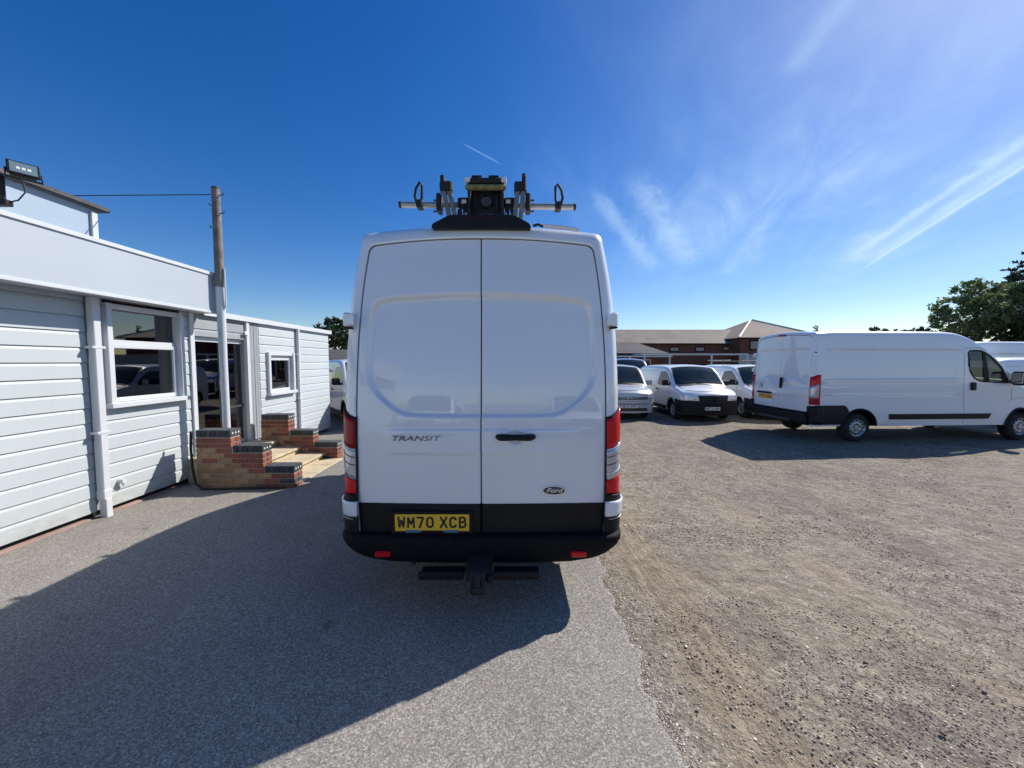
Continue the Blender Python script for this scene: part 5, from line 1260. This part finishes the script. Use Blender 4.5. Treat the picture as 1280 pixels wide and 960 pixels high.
# ---------------------------------------------------------------- small vans
def small_van(kind, loc, rz, label, paintm='white'):
    root = empty('small_van', loc, rz, label, 'van', 'small vans parked in a row')
    top = [(0, 1.60), (.2, 1.70), (.7, 1.745), (2.3, 1.75), (2.68, 1.715), (2.95, 1.60), (3.45, 1.20), (3.62, 1.09), (3.95, 1.03), (4.15, .96), (4.27, .87)]
    v = Veh(root, 4.27, .885, 1.75, top, (.70, 3.40), wr=.315, sill=.24, tum=.12, tump=1.3, belt=.92, r=.095, crown=.055, rp=.08, front_curv=.24, front_lean=.18, frp=.15, arch=.055, mat=M[paintm])
    v.nside = 22; v.body()
    trim = 'plastic' if kind == 'a' else paintm
    lamp_z = (.69, .83)
    for sg in (-1, 1):
        v.side_patch(roundpoly([(2.12, 1.10), (2.28, 1.50), (2.70, 1.525), (2.98, 1.40), (3.32, 1.13), (3.25, 1.06), (2.2, 1.04)], .07), .004, 'side_window', M['glassd'], sg)
        seam(v, [(2.05, 1.55), (2.0, 1.0), (2.05, .35)], sg); seam(v, [(3.22, 1.03), (3.2, .75), (2.98, .58)], sg); seam(v, [(.3, .98), (2.0, .98)], sg, .004); seam(v, [(.30, 1.50), (2.0, 1.53)], sg, .003); seam(v, [(1.15, .95), (1.15, .45)], sg, .003); seam(v, [(2.05, 1.55), (2.7, 1.57), (3.0, 1.45)], sg, .003)
        v.side_patch(roundpoly([(2.06, .88), (2.06, .93), (2.24, .93), (2.24, .88)], .02), .012, 'door_handle', M['plastic'], sg)
        v.side_patch(roundpoly([(.75, .88), (.75, .93), (.95, .93), (.95, .88)], .02), .012, 'door_handle', M['plastic'], sg)
        v.front_patch(roundpoly([(sg * .47, lamp_z[0]), (sg * .44, lamp_z[1] - .04), (sg * .80, lamp_z[1]), (sg * .872, lamp_z[1] - .03), (sg * .86, lamp_z[0] + .01), (sg * .7, lamp_z[0] - .03)], .03), .008, 'headlamp', M['clear'])
        v.front_patch([(sg * .50, .70), (sg * .50, .715), (sg * .80, .70), (sg * .80, .685)], .012, 'daylight_strip', M['chrome'])
        if kind == 'a':
            v.side_patch([(3.78, .25), (3.76, .68), (4.20, .665), (4.20, .25)], .010, 'bumper_side', M['plastic'], sg)
            v.side_patch([(1.15, .25), (1.15, .38), (2.95, .38), (2.95, .25)], .008, 'sill_trim', M['plastic'], sg)
        xo = v.side_x(3.05, 1.08)
        b = MB(); b.box(sg * (xo + .03), sg * (xo + .22), 3.0, 3.12, 1.06, 1.24, .035); mr = b.build('door_mirror', M['plastic' if kind == 'a' else paintm], root, True)
        b = MB(); b.box(sg * (xo - .03), sg * (xo + .06), 3.04, 3.10, 1.06, 1.11, .01); b.build('mirror_arm', M['plastic'], mr)
        for yc in (.70, 3.40):
            v.wheel(yc, sg, rw=.10, style='steel' if kind == 'a' else 'spoke', face_in=.03)
            pts = []; ra = v.wr + v.arch
            for k in range(21):
                a = math.pi * k / 20; s_ = yc - ra * math.cos(a); z = max(v.wr + ra * math.sin(a), .25); pts.append(v.warp((sg * (v.side_x(s_, z) + .002), s_, z)))
            b = MB(); b.tube(pts, .012, 5); b.build('arch_trim', M['plastic' if kind == 'a' else paintm], root, True)
    v.top_patch(roundpoly([(-.66, 2.80), (.66, 2.80), (.755, 3.50), (-.755, 3.50)], .07), .010, 'windscreen', M['glassd'])
    v.top_patch(roundpoly([(-.70, 2.765), (.70, 2.765), (.785, 3.515), (-.785, 3.515)], .08), .005, 'windscreen_surround', M['rubber'])
    v.top_patch([(-.74, 3.52), (.74, 3.52), (.72, 3.60), (-.72, 3.60)], .006, 'scuttle', M['plastic'])
    for q in (-.35, .25):
        b = MB(); b.tube([(q, 3.50, v.top_z(3.5, q) + .03), (q + .4, 3.42, v.top_z(3.42, q + .4) + .035)], .008, 5); b.build('wiper', M['rubber'], root, True)
    # bonnet shut line
    P = []
    for k in range(21):
        a = k / 20; x = -.66 + 1.32 * a; s_ = 4.17 - .10 * abs(2 * a - 1) ** 3; P.append(v.warp((x, s_, v.top_z(s_, x) + .001)))
    for sg in (1, -1):
        Q = [v.warp((sg * x, s_, v.top_z(s_, x) + .001)) for x, s_ in ((.66, 4.07), (.70, 3.85), (.73, 3.62))]
        b = MB(); b.tube(Q, .005, 5); b.build('bonnet_seam', M['gapline'], root, True)
    b = MB(); b.tube(P, .005, 5); b.build('bonnet_seam', M['gapline'], root, True)
    pz = v.warp((0, v.L, .5))[1]
    if kind == 'a':
        v.front_patch(roundpoly([(-.86, .22), (-.88, .66), (-.60, .665), (-.45, .60), (.45, .60), (.60, .665), (.88, .66), (.86, .22)], .04), .014, 'front_bumper', M['plastic'])
        g = v.front_patch(roundpoly([(-.40, .55), (-.46, .82), (.46, .82), (.40, .55)], .03), .018, 'grille', M['plastic'])
        for k in range(4): v.front_patch([(-.42, .605 + k * .05), (-.42, .615 + k * .05), (.42, .615 + k * .05), (.42, .605 + k * .05)], .024, 'grille_bar', M['greym'], g)
        e = MB(); a, b_ = .065, .085; y_ = pz + .035
        o_ = [(0, b_), (a, 0), (0, -b_), (-a, 0)]; i_ = [(x * .55, z * .55) for x, z in o_]; vv = [(x, y_, .71 + z) for x, z in o_] + [(x, y_, .71 + z) for x, z in i_] + [(x, y_ - .02, .71 + z) for x, z in o_] + [(x, y_ - .02, .71 + z) for x, z in i_]
        ff = [(k, (k + 1) % 4, 4 + (k + 1) % 4, 4 + k) for k in range(4)] + [(8 + k, 8 + (k + 1) % 4, (k + 1) % 4, k) for k in range(4)] + [(4 + k, 4 + (k + 1) % 4, 12 + (k + 1) % 4, 12 + k) for k in range(4)]
        e.add(vv, ff); e.build('badge', M['chrome'], root)
        plate(v, root, 'HG73 AKB', 0.05, pz + .022, .43, .46, .10, 'plate_w', True, .092, False, .95)
        b = MB(); b.tube([(0, 2.62, 1.73), (0, 2.50, 1.90)], [.008, .004], 5); b.build('aerial', M['rubber'], root)
    else:
        g = v.front_patch(roundpoly([(-.60, .665), (-.60, .735), (.60, .735), (.60, .665)], .015), .014, 'grille', M['gapline'])
        v.front_patch([(-.55, .70), (-.55, .706), (.55, .706), (.55, .70)], .018, 'grille_bar', M['chrome'], g)
        lg = v.front_patch(roundpoly([(-.62, .30), (-.58, .40), (.58, .40), (.62, .30)], .02), .012, 'lower_grille', M['greym'])
        for k in range(3): v.front_patch([(-.58, .318 + k * .027), (-.58, .324 + k * .027), (.58, .324 + k * .027), (.58, .318 + k * .027)], .016, 'grille_bar', M['gapline'], lg)
        v.front_patch(roundpoly([(-.60, .515), (-.60, .535), (.60, .535), (.60, .515)], .008), .012, 'bumper_groove', M['gapline'])
        e = MB(); n = 24; e.tube([(.06 * math.cos(2 * math.pi * k / n), pz + .035, .70 + .06 * math.sin(2 * math.pi * k / n)) for k in range(n + 1)], .007, 6)
        e.tube([(-.030, pz + .035, .75), (-.010, pz + .035, .705), (0, pz + .035, .725), (.010, pz + .035, .705), (.030, pz + .035, .75)], .005, 5); e.tube([(-.045, pz + .035, .73), (-.018, pz + .035, .655), (0, pz + .035, .69), (.018, pz + .035, .655), (.045, pz + .035, .73)], .005, 5)
        e.build('badge', M['chrome'], root, True)
        plate(v, root, 'GL21 MVC', 0, pz + .020, .455, .50, .10, 'plate_w', True, .094, False, .95)
    return root, v
ka, kv = small_van('a', (6.02, 15.75, 0), R(-179.0), 'white small van with black front bumper, right of the silver one')
kc, _ = small_van('c', (3.66, 16.15, 0), R(180), 'silver small van just right of the tall van and partly hidden by it', 'silver')
def kcopy(loc, rz, sc, label, group='small vans parked in a row'):
    k = copy_tree(ka); k.location = loc; k.rotation_euler = (0, 0, rz); k.scale = (sc, sc, sc)
    if group: k['group'] = group
    elif 'group' in k: del k['group']
    k['label'] = label; return k
k2 = kcopy((8.42, 16.05, 0), R(-179), 1., 'white small van with roof bars, tucked behind the tail of the long side-on van')
for y in (1.1, 2.0):
    b = MB(); b.tube([(-.72, y, 1.72), (-.70, y, 1.86), (.70, y, 1.86), (.72, y, 1.72)], .018, 6); b.build('roof_bar', M['greym'], k2, True)
for q in (-.69, .69): b = MB(); b.box(q - .02, q + .02, .9, 2.4, 1.88, 1.92, .005); b.build('roof_rail', M['alloy'], k2)
kb = kcopy((6.5, 24.0, 0), R(176), 1.16, 'blue and white van behind the small vans, only its roof and windscreen showing', None)
for ch in kb.children:
    if ch.name.startswith('body'):
        ch.data = ch.data.copy(); ch.data.materials[0] = M['blue']
kr = kcopy((13.6, 11.9, 0), R(-88), 1.14, 'white van parked beyond the cab of the long side-on van', None)
kl = kcopy((-6.15, 14.2, 0), R(-143), 1.12, 'white van glimpsed in the gap between the office and the tall van', None)
for x, y, a, w in ((2.9, -8.8, 4, 'second from the left'), (14.5, -9.2, -3, 'third from the left'), (18.0, -9.0, 2, 'second from the right'), (21.6, -9.2, 2, 'rightmost'), (-2.9, -8.6, -2, 'leftmost')):
    kcopy((x, y, 0), R(a), 1.1, 'white van behind the camera seen only in reflections, ' + w + ' of its row', 'white vans behind the camera')
print('tris', sum(len(o.data.polygons) for o in bpy.data.objects if o.type == 'MESH'), 'objs', len(bpy.data.objects))
